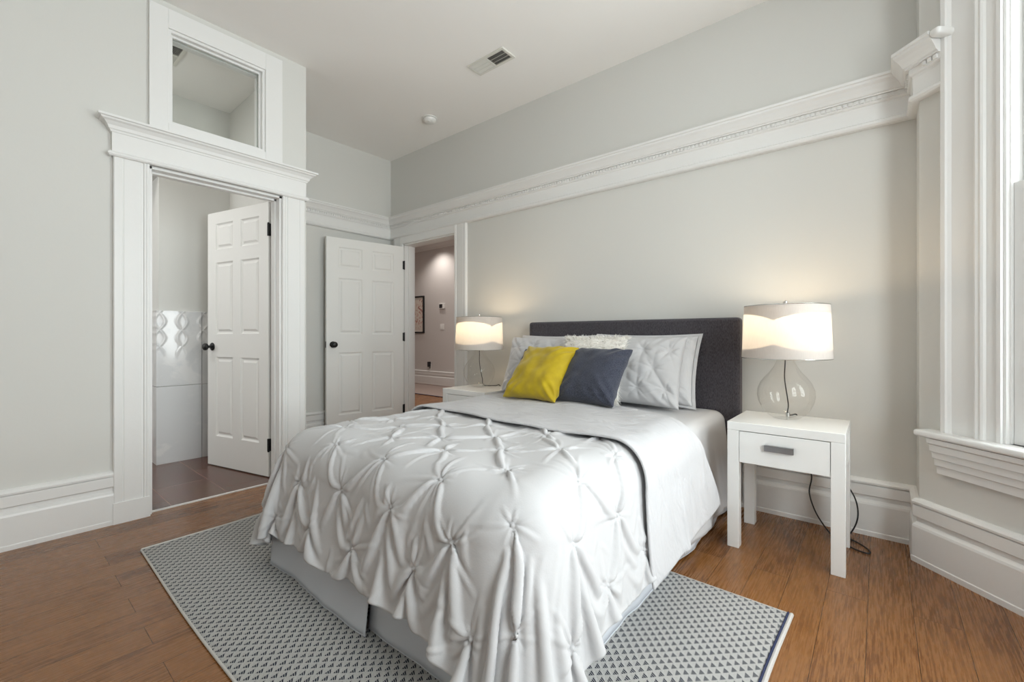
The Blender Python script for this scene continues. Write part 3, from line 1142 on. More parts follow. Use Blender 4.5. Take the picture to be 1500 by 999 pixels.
# ------------------------------------------------------------------ bed
BX0, BX1, BY0, BY1 = -2.095, -0.735, 0.905, 2.815
bed = empty('bed', ((BX0 + BX1) / 2, (BY0 + BY1) / 2, 0.0), 'double bed with charcoal upholstered headboard against the wall', 'bed')


def rounded_box(x0, x1, y0, y1, z0, z1, name, mat, bev, seg=4, parent=None):
    return MB().box(x0, x1, y0, y1, z0, z1).build(name, mat, parent, bevel=bev, seg=seg)


hb = rounded_box(-2.185, -0.627, 2.832, 2.912, 0.03, 1.140, 'headboard', 'upholstery', 0.022, 5, bed)
sm = MB()
for xx in (-2.150, -1.775, -1.405, -1.035, -0.662):
    zt = 1.132
    sm.tube([(xx, 2.8315, 0.10), (xx, 2.8315, zt - 0.02)], 0.0022, 6)
part_label(sm.build('seam', 'upholstery', hb), 'stitched vertical seam')
for xx in (-2.13, -0.68):
    MB().box(xx - 0.02, xx + 0.02, 2.85, 2.89, 0, 0.05).build('headboard_leg', 'plastic_dark', bed)
rounded_box(BX0 + 0.02, BX1 - 0.02, BY0 + 0.02, BY1, 0.13, 0.34, 'box_spring', 'skirt_cotton', 0.02, 3, bed)
rounded_box(BX0, BX1, BY0, BY1, 0.34, 0.575, 'mattress', 'cotton', 0.05, 5, bed)
for xx in (BX0 + 0.1, BX1 - 0.1):
    for yy in (BY0 + 0.15, BY1 - 0.15):
        MB().box(xx - 0.02, xx + 0.02, yy - 0.02, yy + 0.02, 0.012, 0.14).build('bed_leg', 'plastic_dark', bed)


def skirt_panel(p0, p1, amp, seed, zb=0.014, name='bed_skirt'):
    p0, p1 = Vector(p0), Vector(p1)
    ln = (p1 - p0).length
    d = (p1 - p0).normalized()
    n = Vector((d.y, -d.x))
    nu, nv = max(12, int(ln / 0.012)), 16
    rows = []
    for jj in range(nv + 1):
        v = jj / nv                     # 0 top, 1 hem
        row = []
        for i in range(nu + 1):
            t_ = ln * i / nu
            wv = noise.noise(Vector((t_ * 4.2 + seed, v * 0.6, seed))) + 0.35 * noise.noise(Vector((t_ * 12 + seed, v * 1.4, 3)))
            endf = 1 - 0.4 * (math.exp(-(t_ / 0.03) ** 2) + math.exp(-((ln - t_) / 0.03) ** 2))
            o_ = (0.004 + v * 0.028) + amp * wv * (0.2 + v) * endf
            q_ = p0 + d * t_ + n * o_
            row.append((q_.x, q_.y, 0.335 + (zb - 0.335) * v + 0.004 * wv * v))
        rows.append(row)
    o = MB().grid(rows, nu + 1, nv + 1).build(name, 'skirt_cotton', bed, smooth=True, angle=180, solid=0.002)
    hem = MB().tube([rows[-1][i] for i in range(nu + 1)], 0.0028, 6)
    hem.build('hem', 'skirt_cotton', o, smooth=True)
    return o


# outward normal is on the right of travel
skirt_panel((BX0 + 0.005, BY0 - 0.050), (-1.335, BY0 - 0.040), 0.020, 1.3)
skirt_panel((-1.365, BY0 - 0.012), (BX1 - 0.005, BY0 - 0.010), 0.012, 7.7)
skirt_panel((BX1 + 0.002, BY0 + 0.0), (BX1 + 0.002, 1.90), 0.018, 12.1)
skirt_panel((BX1 + 0.012, 1.87), (BX1 + 0.012, BY1), 0.020, 19.9)
skirt_panel((BX0 - 0.002, BY1), (BX0 - 0.002, BY0 - 0.02), 0.018, 23.0)


# white sheet over the mattress, hanging at the head end of the right side
rows = []
nyy = 46
for jj in range(nyy + 1):
    y = 1.95 + (2.822 - 1.95) * jj / nyy
    row = []
    # left hang, top, right hang
    for k in range(14):
        s_ = k / 13
        x = BX0 - 0.028 - 0.012 * noise.noise(Vector((y * 8, s_ * 2, 5)))
        row.append((x, y, 0.20 + (0.52 - 0.20) * s_))
    for k in range(1, 7):
        a = math.pi * (1 - k / 12)
        row.append((BX0 + 0.035 + 0.063 * math.cos(a), y, 0.52 + 0.063 * math.sin(a)))
    for k in range(1, 26):
        x = BX0 + 0.035 + (BX1 - BX0 - 0.07) * k / 26
        row.append((x, y, 0.583 + 0.006 * math.sin(k / 26 * math.pi) + 0.004 * noise.noise(Vector((x * 6, y * 6, 1)))))
    for k in range(0, 7):
        a = math.pi / 2 * (1 - k / 6)
        row.append((BX1 - 0.035 + 0.065 * math.cos(a), y, 0.52 + 0.063 * math.sin(a)))
    for k in range(1, 32):
        s_ = k / 31
        wv = noise.noise(Vector((y * 7.5 + 3, s_ * 0.7, 9))) + 0.4 * noise.noise(Vector((y * 19, s_ * 1.5, 2)))
        row.append((BX1 + 0.030 + 0.055 * s_ + 0.028 * wv * s_, y, 0.52 + (0.075 - 0.52) * s_ + 0.01 * wv * s_))
    rows.append(row)
tag(MB().grid(rows, len(rows[0]), len(rows)).build('bed_sheet', 'cotton', smooth=True, angle=180, solid=0.003),
    'plain white bed sheet hanging down the bedside between duvet and headboard', 'sheet')


# ------------------------------------------------------------------ duvet cloth: a small position-based cloth solver
class Cloth:
    """square-woven sheet of points; rest lengths come from the flat cut, shortened where it is gathered"""

    def __init__(self, flat, z0, gather, body):
        ny, nx, _ = flat.shape
        self.flat = flat
        self.body = body
        self.x = np.zeros((ny, nx, 3))
        self.x[..., :2] = flat
        self.x[..., 2] = z0
        self.gather = gather
        self.old = self.x.copy()
        self.rest()

    def rest(self):
        f = self.flat
        ny, nx, _ = f.shape
        self.links = []
        for dy, dx, stiff in ((0, 1, 1.0), (1, 0, 1.0), (1, 1, 0.45), (1, -1, 0.45), (0, 2, 0.14), (2, 0, 0.14)):
            for par in range(2):
                # colour the links so no point is shared inside one batch
                if dx and not dy:
                    ia = np.arange(nx - dx)
                    ia = ia[(ia // dx) % 2 == par]
                    A = (slice(None), ia)
                    B = (slice(None), ia + dx)
                elif dy and not dx:
                    ia = np.arange(ny - dy)
                    ia = ia[(ia // dy) % 2 == par]
                    A = (ia, slice(None))
                    B = (ia + dy, slice(None))
                else:
                    ia = np.arange(ny - 1)
                    ia = ia[ia % 2 == par]
                    if dx > 0:
                        A = (ia, slice(0, nx - 1))
                        B = (ia + 1, slice(1, nx))
                    else:
                        A = (ia, slice(1, nx))
                        B = (ia + 1, slice(0, nx - 1))
                fa, fb = f[A], f[B]
                ln = np.linalg.norm(fb - fa, axis=-1)
                mid = (fa + fb) / 2
                if self.gather is not None and max(abs(dx), abs(dy)) < 2:
                    ln = ln * self.gather(mid)
                self.links.append((A, B, ln, stiff, 1 if max(abs(dx), abs(dy)) > 1 else 0))
        # long tethers that only resist stretching keep the weave from sagging
        one = self.gather if self.gather is not None else (lambda m: np.ones(m.shape[:-1]))
        hl = np.linalg.norm(f[:, 1:] - f[:, :-1], axis=-1) * one((f[:, 1:] + f[:, :-1]) / 2)
        vl = np.linalg.norm(f[1:] - f[:-1], axis=-1) * one((f[1:] + f[:-1]) / 2)
        hc = np.concatenate([np.zeros((ny, 1)), np.cumsum(hl, 1)], 1)
        vc = np.concatenate([np.zeros((1, nx)), np.cumsum(vl, 0)], 0)
        for k in (4, 10, 24):
            for par in range(2):
                ia = np.arange(nx - k)
                ia = ia[(ia // k) % 2 == par]
                self.links.append(((slice(None), ia), (slice(None), ia + k), hc[:, ia + k] - hc[:, ia], 1.0, 2))
                ia = np.arange(ny - k)
                ia = ia[(ia // k) % 2 == par]
                if len(ia):
                    self.links.append(((ia, slice(None)), (ia + k, slice(None)), vc[ia + k] - vc[ia], 1.0, 2))

    def refine(self):
        def up(a):
            ny, nx, k = a.shape
            b = np.zeros((ny * 2 - 1, nx * 2 - 1, k))
            b[::2, ::2] = a
            b[1::2, ::2] = (a[:-1] + a[1:]) / 2
            b[:, 1::2] = (b[:, :-1:2] + b[:, 2::2]) / 2
            return b
        self.flat = up(self.flat)
        self.x = up(self.x)
        self.old = self.x.copy()
        self.rest()

    def normals(self):
        x = self.x
        gy, gx = np.gradient(x, axis=(0, 1))
        n = np.cross(gx, gy)
        return n / (np.linalg.norm(n, axis=-1, keepdims=True) + 1e-9)

    def run(self, steps, iters=6, damp=0.97, puff=0.0, grav=9.8, hold=None, fr=0.5):
        dt2 = (1 / 120.0) ** 2
        for s in range(steps):
            vel = (self.x - self.old) * damp
            sp = np.linalg.norm(vel, axis=-1, keepdims=True)
            vel *= np.minimum(1, 0.02 / (sp + 1e-9))
            self.old = self.x.copy()
            self.x = self.x + vel
            self.x[..., 2] -= grav * dt2
            if puff:
                self.x += self.normals() * puff * dt2
            for it in range(iters):
                for A, B, ln, stiff, bend in self.links:
                    a, b = self.x[A], self.x[B]
                    d = b - a
                    l = np.linalg.norm(d, axis=-1) + 1e-9
                    e = (l - ln) / l
                    if bend == 1:
                        e = np.minimum(e, 0)
                    elif bend == 2:
                        e = np.maximum(e, 0)
                    c = d * (0.5 * stiff * e)[..., None]
                    self.x[A] += c
                    self.x[B] -= c
                if hold is not None:
                    self.x[hold] = self.old[hold]
                if it % 2 or it == iters - 1:
                    hit = self.body(self.x)
            # friction where the cloth rests on the body
            mv = self.x - self.old
            self.x[hit] = self.old[hit] + mv[hit] * (1 - fr)
            hit = self.body(self.x)
        return self


def bed_body(x0, x1, y0, top, r, flare, zf, thick, lump=0.0, seed=0.0):
    """rounded block (bed with bedding) whose sides lean outwards towards the hem; pushes points out of itself"""
    cx, hx = (x0 + x1) / 2, (x1 - x0) / 2

    def body(p):
        x, y, z = p[..., 0], p[..., 1], p[..., 2]
        fl = flare * np.clip(zf - z, 0, 0.5)
        lp = lump * (np.sin(x * 9.0 + seed) * np.sin(y * 8.0 + 1.3 * seed) + 0.6 * np.sin(x * 17 + y * 13 + seed)) if lump else 0.0
        q = np.stack([np.abs(x - cx) - (hx - r) - fl - lp, (y0 + r) - fl - lp - y, z - (top - r) - lp], -1)
        v = np.maximum(q, 0)
        vl = np.linalg.norm(v, axis=-1)
        inner = np.minimum(q.max(-1), 0)
        dist = vl + inner - r - thick
        hit = dist < 0
        # direction of push
        g = np.where(vl[..., None] > 1e-6, v / (vl[..., None] + 1e-9), 0)
        ax = np.argmax(q, -1)
        for k in range(3):
            m_ = (vl <= 1e-6) & (ax == k)
            g[m_, k] = 1.0
        g[..., 0] *= np.where(x < cx, -1, 1)
        g[..., 1] *= -1
        p[hit] -= g[hit] * dist[hit][:, None]
        low = p[..., 2] < 0.02
        p[low, 2] = 0.02
        return hit
    return body


def pleat_points():
    rng = random.Random(5)
    pts, r, y = [], 0, -0.05
    while y < 1.9:
        x = -3.10 + (0.17 if r % 2 else 0)
        while x < 0.3:
            pts.append((x + rng.uniform(-.020, .020), y + .02 * (x + 1.4) + rng.uniform(-.020, .020)))
            x += 0.34
        y += 0.155
        r += 1
    return np.array(pts)


PLEATS = pleat_points()


def gathered(mid):
    d = np.full(mid.shape[:-1], 9.0)
    for px, py in PLEATS:
        d = np.minimum(d, np.hypot(mid[..., 0] - px, mid[..., 1] - py))
    return 1 - 0.34 * np.clip(1 - (d / 0.040) ** 2, 0, 1)


def flat_sheet(nx, ny, x0, x1, front_edge, back_edge):
    xs = np.linspace(x0, x1, nx)
    t = np.linspace(0, 1, ny)[:, None]
    f = np.zeros((ny, nx, 2))
    f[..., 0] = xs
    f[..., 1] = front_edge(xs) * (1 - t) + back_edge(xs) * t
    return f


def cubic_up(a):
    """doubles the sheet resolution along both directions with cubic in-betweens"""
    for axis in (0, 1):
        a = np.moveaxis(a, axis, 0)
        p = np.concatenate([2 * a[:1] - a[1:2], a, 2 * a[-1:] - a[-2:-1]], 0)
        mid = (-p[:-3] + 9 * p[1:-2] + 9 * p[2:-1] - p[3:]) / 16
        out = np.zeros((a.shape[0] * 2 - 1,) + a.shape[1:])
        out[::2] = a
        out[1::2] = mid
        a = np.moveaxis(out, 0, axis)
    return a


def creased(x, flat):
    """sharp gathers radiating from every pleat point, and the small knot in its middle"""
    rng = random.Random(21)
    h = np.zeros(x.shape[:-1])
    for px, py in PLEATS:
        dx, dy = flat[..., 0] - px, flat[..., 1] - py
        r = np.hypot(dx, dy)
        near = r < 0.24
        if not near.any():
            continue
        rr, th = r[near], np.arctan2(dy[near], dx[near])
        acc = np.zeros(rr.shape)
        n = rng.randint(8, 10)
        a0 = rng.uniform(0, 6.28)
        for k in range(n):
            ang = a0 + 2 * math.pi * k / n + rng.uniform(-0.22, 0.22)
            ln = rng.uniform(0.045, 0.10) if rng.random() < 0.6 else rng.uniform(0.10, 0.20)
            amp = rng.uniform(0.0045, 0.0090)
            bend = rng.uniform(-1.6, 1.6)
            dth = np.angle(np.exp(1j * (th - ang - bend * rr)))
            side = rr * np.sin(np.clip(dth, -1.5, 1.5))
            wid = 0.0036 + 0.034 * rr
            prof = np.exp(-(side / wid) ** 2) - 0.45 * np.exp(-((side - 1.6 * wid) / (1.3 * wid)) ** 2)
            acc += amp * prof * (np.abs(dth) < 1.5) * np.clip(1 - rr / ln, 0, 1) ** 0.8
        acc *= np.clip(rr / 0.012, 0.3, 1)
        acc += -0.009 * np.exp(-(rr / 0.022) ** 2) + 0.007 * np.exp(-(rr / 0.006) ** 2)
        h[near] += acc
    gy, gx = np.gradient(x, axis=(0, 1))
    n = np.cross(gx, gy)
    n /= np.linalg.norm(n, axis=-1, keepdims=True) + 1e-9
    return x + n * h[..., None]


def make_duvet():
    body = bed_body(-2.13, -0.675, 0.855, 0.600, 0.15, 0.17, 0.46, 0.006, 0.006)
    flat = flat_sheet(101, 61, -2.475, -0.265, lambda x: 0.445 + np.where(x < -1.375, 0.36, 0.05) * np.abs((x + 1.375) / 1.15) ** 5, lambda x: 1.80 + 0 * x)
    c = Cloth(flat, 0.625, gathered, body)
    hold = (slice(-1, None), slice(22, 78))
    c.run(90, 6, hold=hold, puff=0.2)
    c.refine()
    hold = (slice(-1, None), slice(44, 156))
    c.run(70, 9, hold=hold, damp=0.94, puff=0.25)
    return creased(cubic_up(c.x), cubic_up(c.flat))


def make_flap():
    body = bed_body(-2.16, -0.640, 0.80, 0.628, 0.16, 0.16, 0.46, 0.006, 0.004, 2.0)

    def front(x):
        return 1.60 - 0.10 * np.clip((x + 1.2) / 0.6, 0, 1) + 0.03 * np.sin(x * 6)

    def back(x):
        return 2.36 - 0.24 * np.exp(-((x + 0.70) / 0.28) ** 2) - 0.02 * np.clip((x + 0.6) / 0.4, 0, 1)
    flat = flat_sheet(61, 31, -2.52, -0.245, front, back)
    # the free hem on the right is cut aslant: a low point at the front, rising towards the pillows
    k = np.clip((flat[..., 0] + 0.9) / 0.65, 0, 1)
    flat[..., 0] -= k * 0.07 * np.clip((flat[..., 1] - 1.62) / 0.7, -0.4, 1)
    c = Cloth(flat, 0.66, None, body)
    c.run(100, 6)
    c.refine()
    c.run(40, 8, damp=0.92)
    return c.x


du = empty('duvet', ((BX0 + BX1) / 2, 1.3, 0.58), 'white pinch pleated duvet spread over the bed with its head end turned back', 'duvet')
D = make_duvet()
ny_, nx_, _ = D.shape
m = MB().grid([[tuple(D[jj, i]) for i in range(nx_)] for jj in range(ny_)], nx_, ny_)
m.build('pleated_cover', 'cotton', du, smooth=True, angle=180, solid=0.004)
Fp = make_flap()
ny_, nx_, _ = Fp.shape
m = MB().grid([[tuple(Fp[jj, i]) for i in range(nx_)] for jj in range(ny_)], nx_, ny_)
part_label(m.build('turned_back_end', 'cotton_flap', du, smooth=True, angle=180, sub=1, solid=0.012), 'smooth white turned back end')


# ------------------------------------------------------------------ pillows and cushions
def pinch_relief(x, y, pts, amp=0.012, R=0.11):
    h_ = 0.0
    for k, (a, b) in enumerate(pts):
        dx, dy = x - a, y - b
        r = math.hypot(dx, dy)
        if r < R * 2.2:
            th = math.atan2(dy, dx)
            h_ -= amp * 1.3 * math.exp(-(r / 0.03) ** 2)
            ridge = abs(math.sin(th * 4 + k * 1.7 + 0.5 * math.sin(3 * th + k)))
            ridge = ridge ** 0.5 - 0.6
            h_ += amp * 0.9 * ridge * math.exp(-r / (R * 0.75)) * min(1, r / 0.02)
    return h_


def cushion(name, base, yaw, tilt, w_, h_, t_, mat, label, cat, group=None, relief=None, wr=0.006, seed=0.0, droop=0.0,
            power=0.42, bow=0.055, roll=0.0, n=54, flange=0.0, seam=True, slump=0.0):
    """base: middle of the lower edge; yaw: heading of the width; tilt: lean back (deg)"""
    yw, tl_, rl = math.radians(yaw), math.radians(tilt), math.radians(roll)
    ux = Vector((math.cos(yw), math.sin(yw), 0))
    back = Vector((-math.sin(yw), math.cos(yw), 0))
    up = Vector((0, 0, math.cos(tl_))) + back * math.sin(tl_)
    nrm = ux.cross(up)                  # faces the viewer side
    if nrm.dot(-back) < 0:
        nrm = -nrm
    u2 = ux * math.cos(rl) + up * math.sin(rl)
    v2 = up * math.cos(rl) - ux * math.sin(rl)
    B = Vector(base)
    m_ = MB()
    for sgn in (1, -1):
        rows_ = []
        for jj in range(n + 1):
            row_ = []
            v = -1 + 2 * jj / n
            for i in range(n + 1):
                u = -1 + 2 * i / n
                # finer sampling near the rim
                uu, vv = math.sin(u * math.pi / 2), math.sin(v * math.pi / 2)
                x = w_ / 2 * uu * (1 - bow * (1 - vv * vv))
                y = h_ / 2 * vv * (1 - bow * (1 - uu * uu))
                fu = min(1, abs(uu) / (1 - flange)) if flange else abs(uu)
                fv = min(1, abs(vv) / (1 - flange)) if flange else abs(vv)
                th = max(0.0, (1 - fu ** 2.6)) ** power * max(0.0, (1 - fv ** 2.6)) ** power
                th *= t_ / 2
                if slump:
                    th *= 1 - slump * vv
                e = min(1.0, th / (t_ * 0.2))
                p3 = Vector((x * 7 + seed, y * 7, seed * 2 + sgn))
                th += e * wr * (noise.noise(p3) + 0.6 * noise.noise(p3 * 2.6))
                # creases running in from the corners
                cr_ = abs(uu * vv)
                th += e * wr * 1.2 * math.sin((abs(x) - abs(y)) * 90 + seed) * cr_ ** 1.5
                th += e * wr * 0.8 * math.sin((x * 0.5 + y) * 38 + 2.5 * noise.noise(p3 * 0.7) + seed) * noise.noise(Vector((x * 5, y * 5, seed)))
                if relief and sgn == 1:
                    th += e * pinch_relief(x, y, relief)
                yy = y - droop * h_ * (uu * uu) * max(0, vv)
                q_ = B + u2 * x + v2 * (yy + h_ / 2) + nrm * (th * sgn)
                row_.append(tuple(q_))
            rows_.append(row_)
        m_.grid(rows_, n + 1, n + 1, flip=(sgn < 0))
    o = m_.build(name, mat, None, smooth=True, angle=180, merge=True, sub=1, origin=base)
    tag(o, label, cat, group)
    return o, (B, u2, v2, nrm)


TOP = 0.605
G = 'white pillows against the headboard'
cushion('pillow', (-1.195, 2.690, TOP - 0.01), 0, 17, 0.73, 0.47, 0.17, 'cotton_pillow',
        'plain white pillow rearmost on the right, pointed corner rising before the headboard', 'pillow', 'plain white pillows', wr=0.005, seed=2.1, flange=0.07)
cushion('pillow', (-1.895, 2.700, TOP - 0.01), 0, 16, 0.69, 0.46, 0.17, 'cotton_pillow',
        'plain white pillow rearmost on the left side of the headboard', 'pillow', 'plain white pillows', wr=0.005, seed=8.4, flange=0.07)
pin = [(-0.24, 0.12), (-0.08, 0.13), (0.09, 0.12), (0.25, 0.12), (-0.16, 0.0), (0.01, 0.0), (0.17, 0.0), (-0.24, -0.12), (-0.08, -0.12), (0.09, -0.12), (0.25, -0.12)]
cushion('pillow_sham', (-1.215, 2.555, TOP), 0, 20, 0.66, 0.445, 0.17, 'cotton',
        'white pinch pleated pillow sham on the right, beside the dark blue cushion', 'pillow', 'pinch pleated shams', relief=pin, seed=4.4, n=110)
cushion('pillow_sham', (-1.900, 2.570, TOP), 0, 20, 0.70, 0.440, 0.17, 'cotton',
        'white pinch pleated pillow sham on the left, nearest the left lamp', 'pillow', 'pinch pleated shams', relief=pin, seed=6.9, n=110)

# shaggy cushion between the shams
fo, (fB, fu_, fv_, fn_) = cushion('fur_cushion', (-1.455, 2.475, TOP + 0.000), 0, 21, 0.45, 0.45, 0.14, 'fur_white',
                                  'shaggy white faux fur cushion in the middle, behind the dark blue cushion', 'cushion', seed=3.0, wr=0.008)
random.seed(11)
fm = MB()
for k in range(5200):
    u, v = random.uniform(-1, 1), random.uniform(-1, 1)
    sgn = 1 if random.random() < 0.72 else -1
    if random.random() < 0.28:
        if random.random() < 0.5:
            v = random.choice((1, 1, -1)) * random.uniform(0.93, 1.0)
        else:
            u = random.choice((1, -1)) * random.uniform(0.93, 1.0)
    th = (1 - abs(u) ** 2.6) ** 0.42 * (1 - abs(v) ** 2.6) ** 0.42 * 0.065
    p = fB + fu_ * (0.22 * u * (1 - 0.055 * (1 - v * v))) + fv_ * (0.22 * v * (1 - 0.055 * (1 - u * u)) + 0.22) + fn_ * (th * sgn)
    edge = max(abs(u), abs(v)) ** 6
    dr = (fn_ * sgn * (1 - 0.7 * edge) + fu_ * (u * edge * 0.9 + random.uniform(-0.6, 0.6)) + fv_ * (v * edge * 0.9 + random.uniform(-0.5, 0.25))).normalized()
    ln = random.uniform(0.028, 0.062)
    side = dr.cross(Vector((random.uniform(-1, 1), random.uniform(-1, 1), random.uniform(-1, 1)))).normalized() * random.uniform(0.0012, 0.0022)
    sag = Vector((random.uniform(-0.4, 0.4), 0, -0.55))
    p1 = p + dr * ln * 0.5 + sag * ln * 0.12
    p2 = p + dr * ln * 0.9 + sag * ln * 0.5
    fm.add([p - side, p + side, p1 + side * 0.8, p1 - side * 0.8, p2], [(0, 1, 2, 3), (3, 2, 4)])
tag(fm.build('fur', 'fur_white', fo, smooth=True, angle=180), kind='stuff')

o, _ = cushion('throw_cushion', (-1.325, 2.215, 0.640), 0, 40, 0.40, 0.40, 0.175, 'navy_felt',
               'dark blue wool cushion leaning on the right side of the yellow cushion', 'cushion', 'throw cushions on the duvet', seed=1.2, wr=0.010, bow=0.085)
o, _ = cushion('throw_cushion', (-1.790, 2.335, 0.640), 0, 34, 0.38, 0.355, 0.13, 'navy_felt',
               'dark blue wool cushion mostly hidden behind the left of the yellow cushion', 'cushion', 'throw cushions on the duvet', seed=5.2, wr=0.006)
o, _ = cushion('throw_cushion', (-1.655, 2.135, 0.640), 0, 41, 0.40, 0.415, 0.175, 'mustard',
               'mustard yellow velvet cushion standing in front of the dark blue cushions', 'cushion', 'throw cushions on the duvet', seed=9.7, wr=0.011, bow=0.085)

# ------------------------------------------------------------------ nightstands
def nightstand(x0, y0, label, w_=0.465, dp=0.40, hh=0.612):
    root = empty('nightstand', (x0 + w_ / 2, y0 + dp / 2, 0.0), label, 'nightstand', 'nightstands either side of the bed')
    x1, y1, lg = x0 + w_, y0 + dp, 0.052
    MB().box(x0, x1, y0, y1, hh - 0.040, hh).build('top', 'white_lacquer', root, bevel=0.0025)
    for a, b in ((x0, y0), (x1 - lg, y0), (x0, y1 - lg), (x1 - lg, y1 - lg)):
        MB().box(a, a + lg, b, b + lg, 0.0, hh - 0.040).build('leg', 'white_lacquer', root, bevel=0.0025)
    c_ = MB()
    c_.box(x0 + 0.006, x0 + 0.024, y0 + lg, y1 - lg, hh - 0.185, hh - 0.040)
    c_.box(x1 - 0.024, x1 - 0.006, y0 + lg, y1 - lg, hh - 0.185, hh - 0.040)
    c_.box(x0 + lg, x1 - lg, y1 - 0.024, y1 - 0.006, hh - 0.185, hh - 0.040)
    c_.box(x0 + 0.024, x1 - 0.024, y0 + 0.03, y1 - 0.024, hh - 0.185, hh - 0.175)
    c_.build('case', 'white_lacquer', root)
    dz0, dz1 = hh - 0.192, hh - 0.043
    d_ = MB()
    d_.box(x0 + lg + 0.002, x1 - lg - 0.002, y0 + 0.001, y0 + 0.020, dz0, dz1)
    d_ = d_.build('drawer', 'white_lacquer', root, bevel=0.0015)
    xm, zm_ = (x0 + x1) / 2 - 0.012, (dz0 + dz1) / 2 + 0.012
    hn = MB()
    hn.box(xm - 0.058, xm + 0.058, y0 - 0.016, y0 - 0.011, zm_ - 0.013, zm_ + 0.013)
    hn.box(xm - 0.058, xm + 0.058, y0 - 0.016, y0 + 0.0, zm_ + 0.010, zm_ + 0.015)
    hn.box(xm - 0.058, xm - 0.052, y0 - 0.014, y0 + 0.0, zm_ - 0.013, zm_ + 0.013)
    hn.box(xm + 0.052, xm + 0.058, y0 - 0.014, y0 + 0.0, zm_ - 0.013, zm_ + 0.013)
    part_label(hn.build('handle', 'nickel', d_, bevel=0.001), 'brushed grey metal bar handle')
    return root


nightstand(-0.575, 2.342, 'white one drawer nightstand in full view on the right of the bed')
nightstand(-2.690, 2.360, 'white nightstand on the far side of the bed, only its top corner showing')


# ------------------------------------------------------------------ lamps
def smooth_path(pts, k=8):
    pts = [Vector(p) for p in pts]
    out = []
    for i in range(len(pts) - 1):
        p0, p1, p2, p3 = pts[max(i - 1, 0)], pts[i], pts[i + 1], pts[min(i + 2, len(pts) - 1)]
        for j_ in range(k):
            t_ = j_ / k
            out.append(0.5 * ((2 * p1) + (-p0 + p2) * t_ + (2 * p0 - 5 * p1 + 4 * p2 - p3) * t_ ** 2 + (-p0 + 3 * p1 - 3 * p2 + p3) * t_ ** 3))
    out.append(pts[-1])
    return out


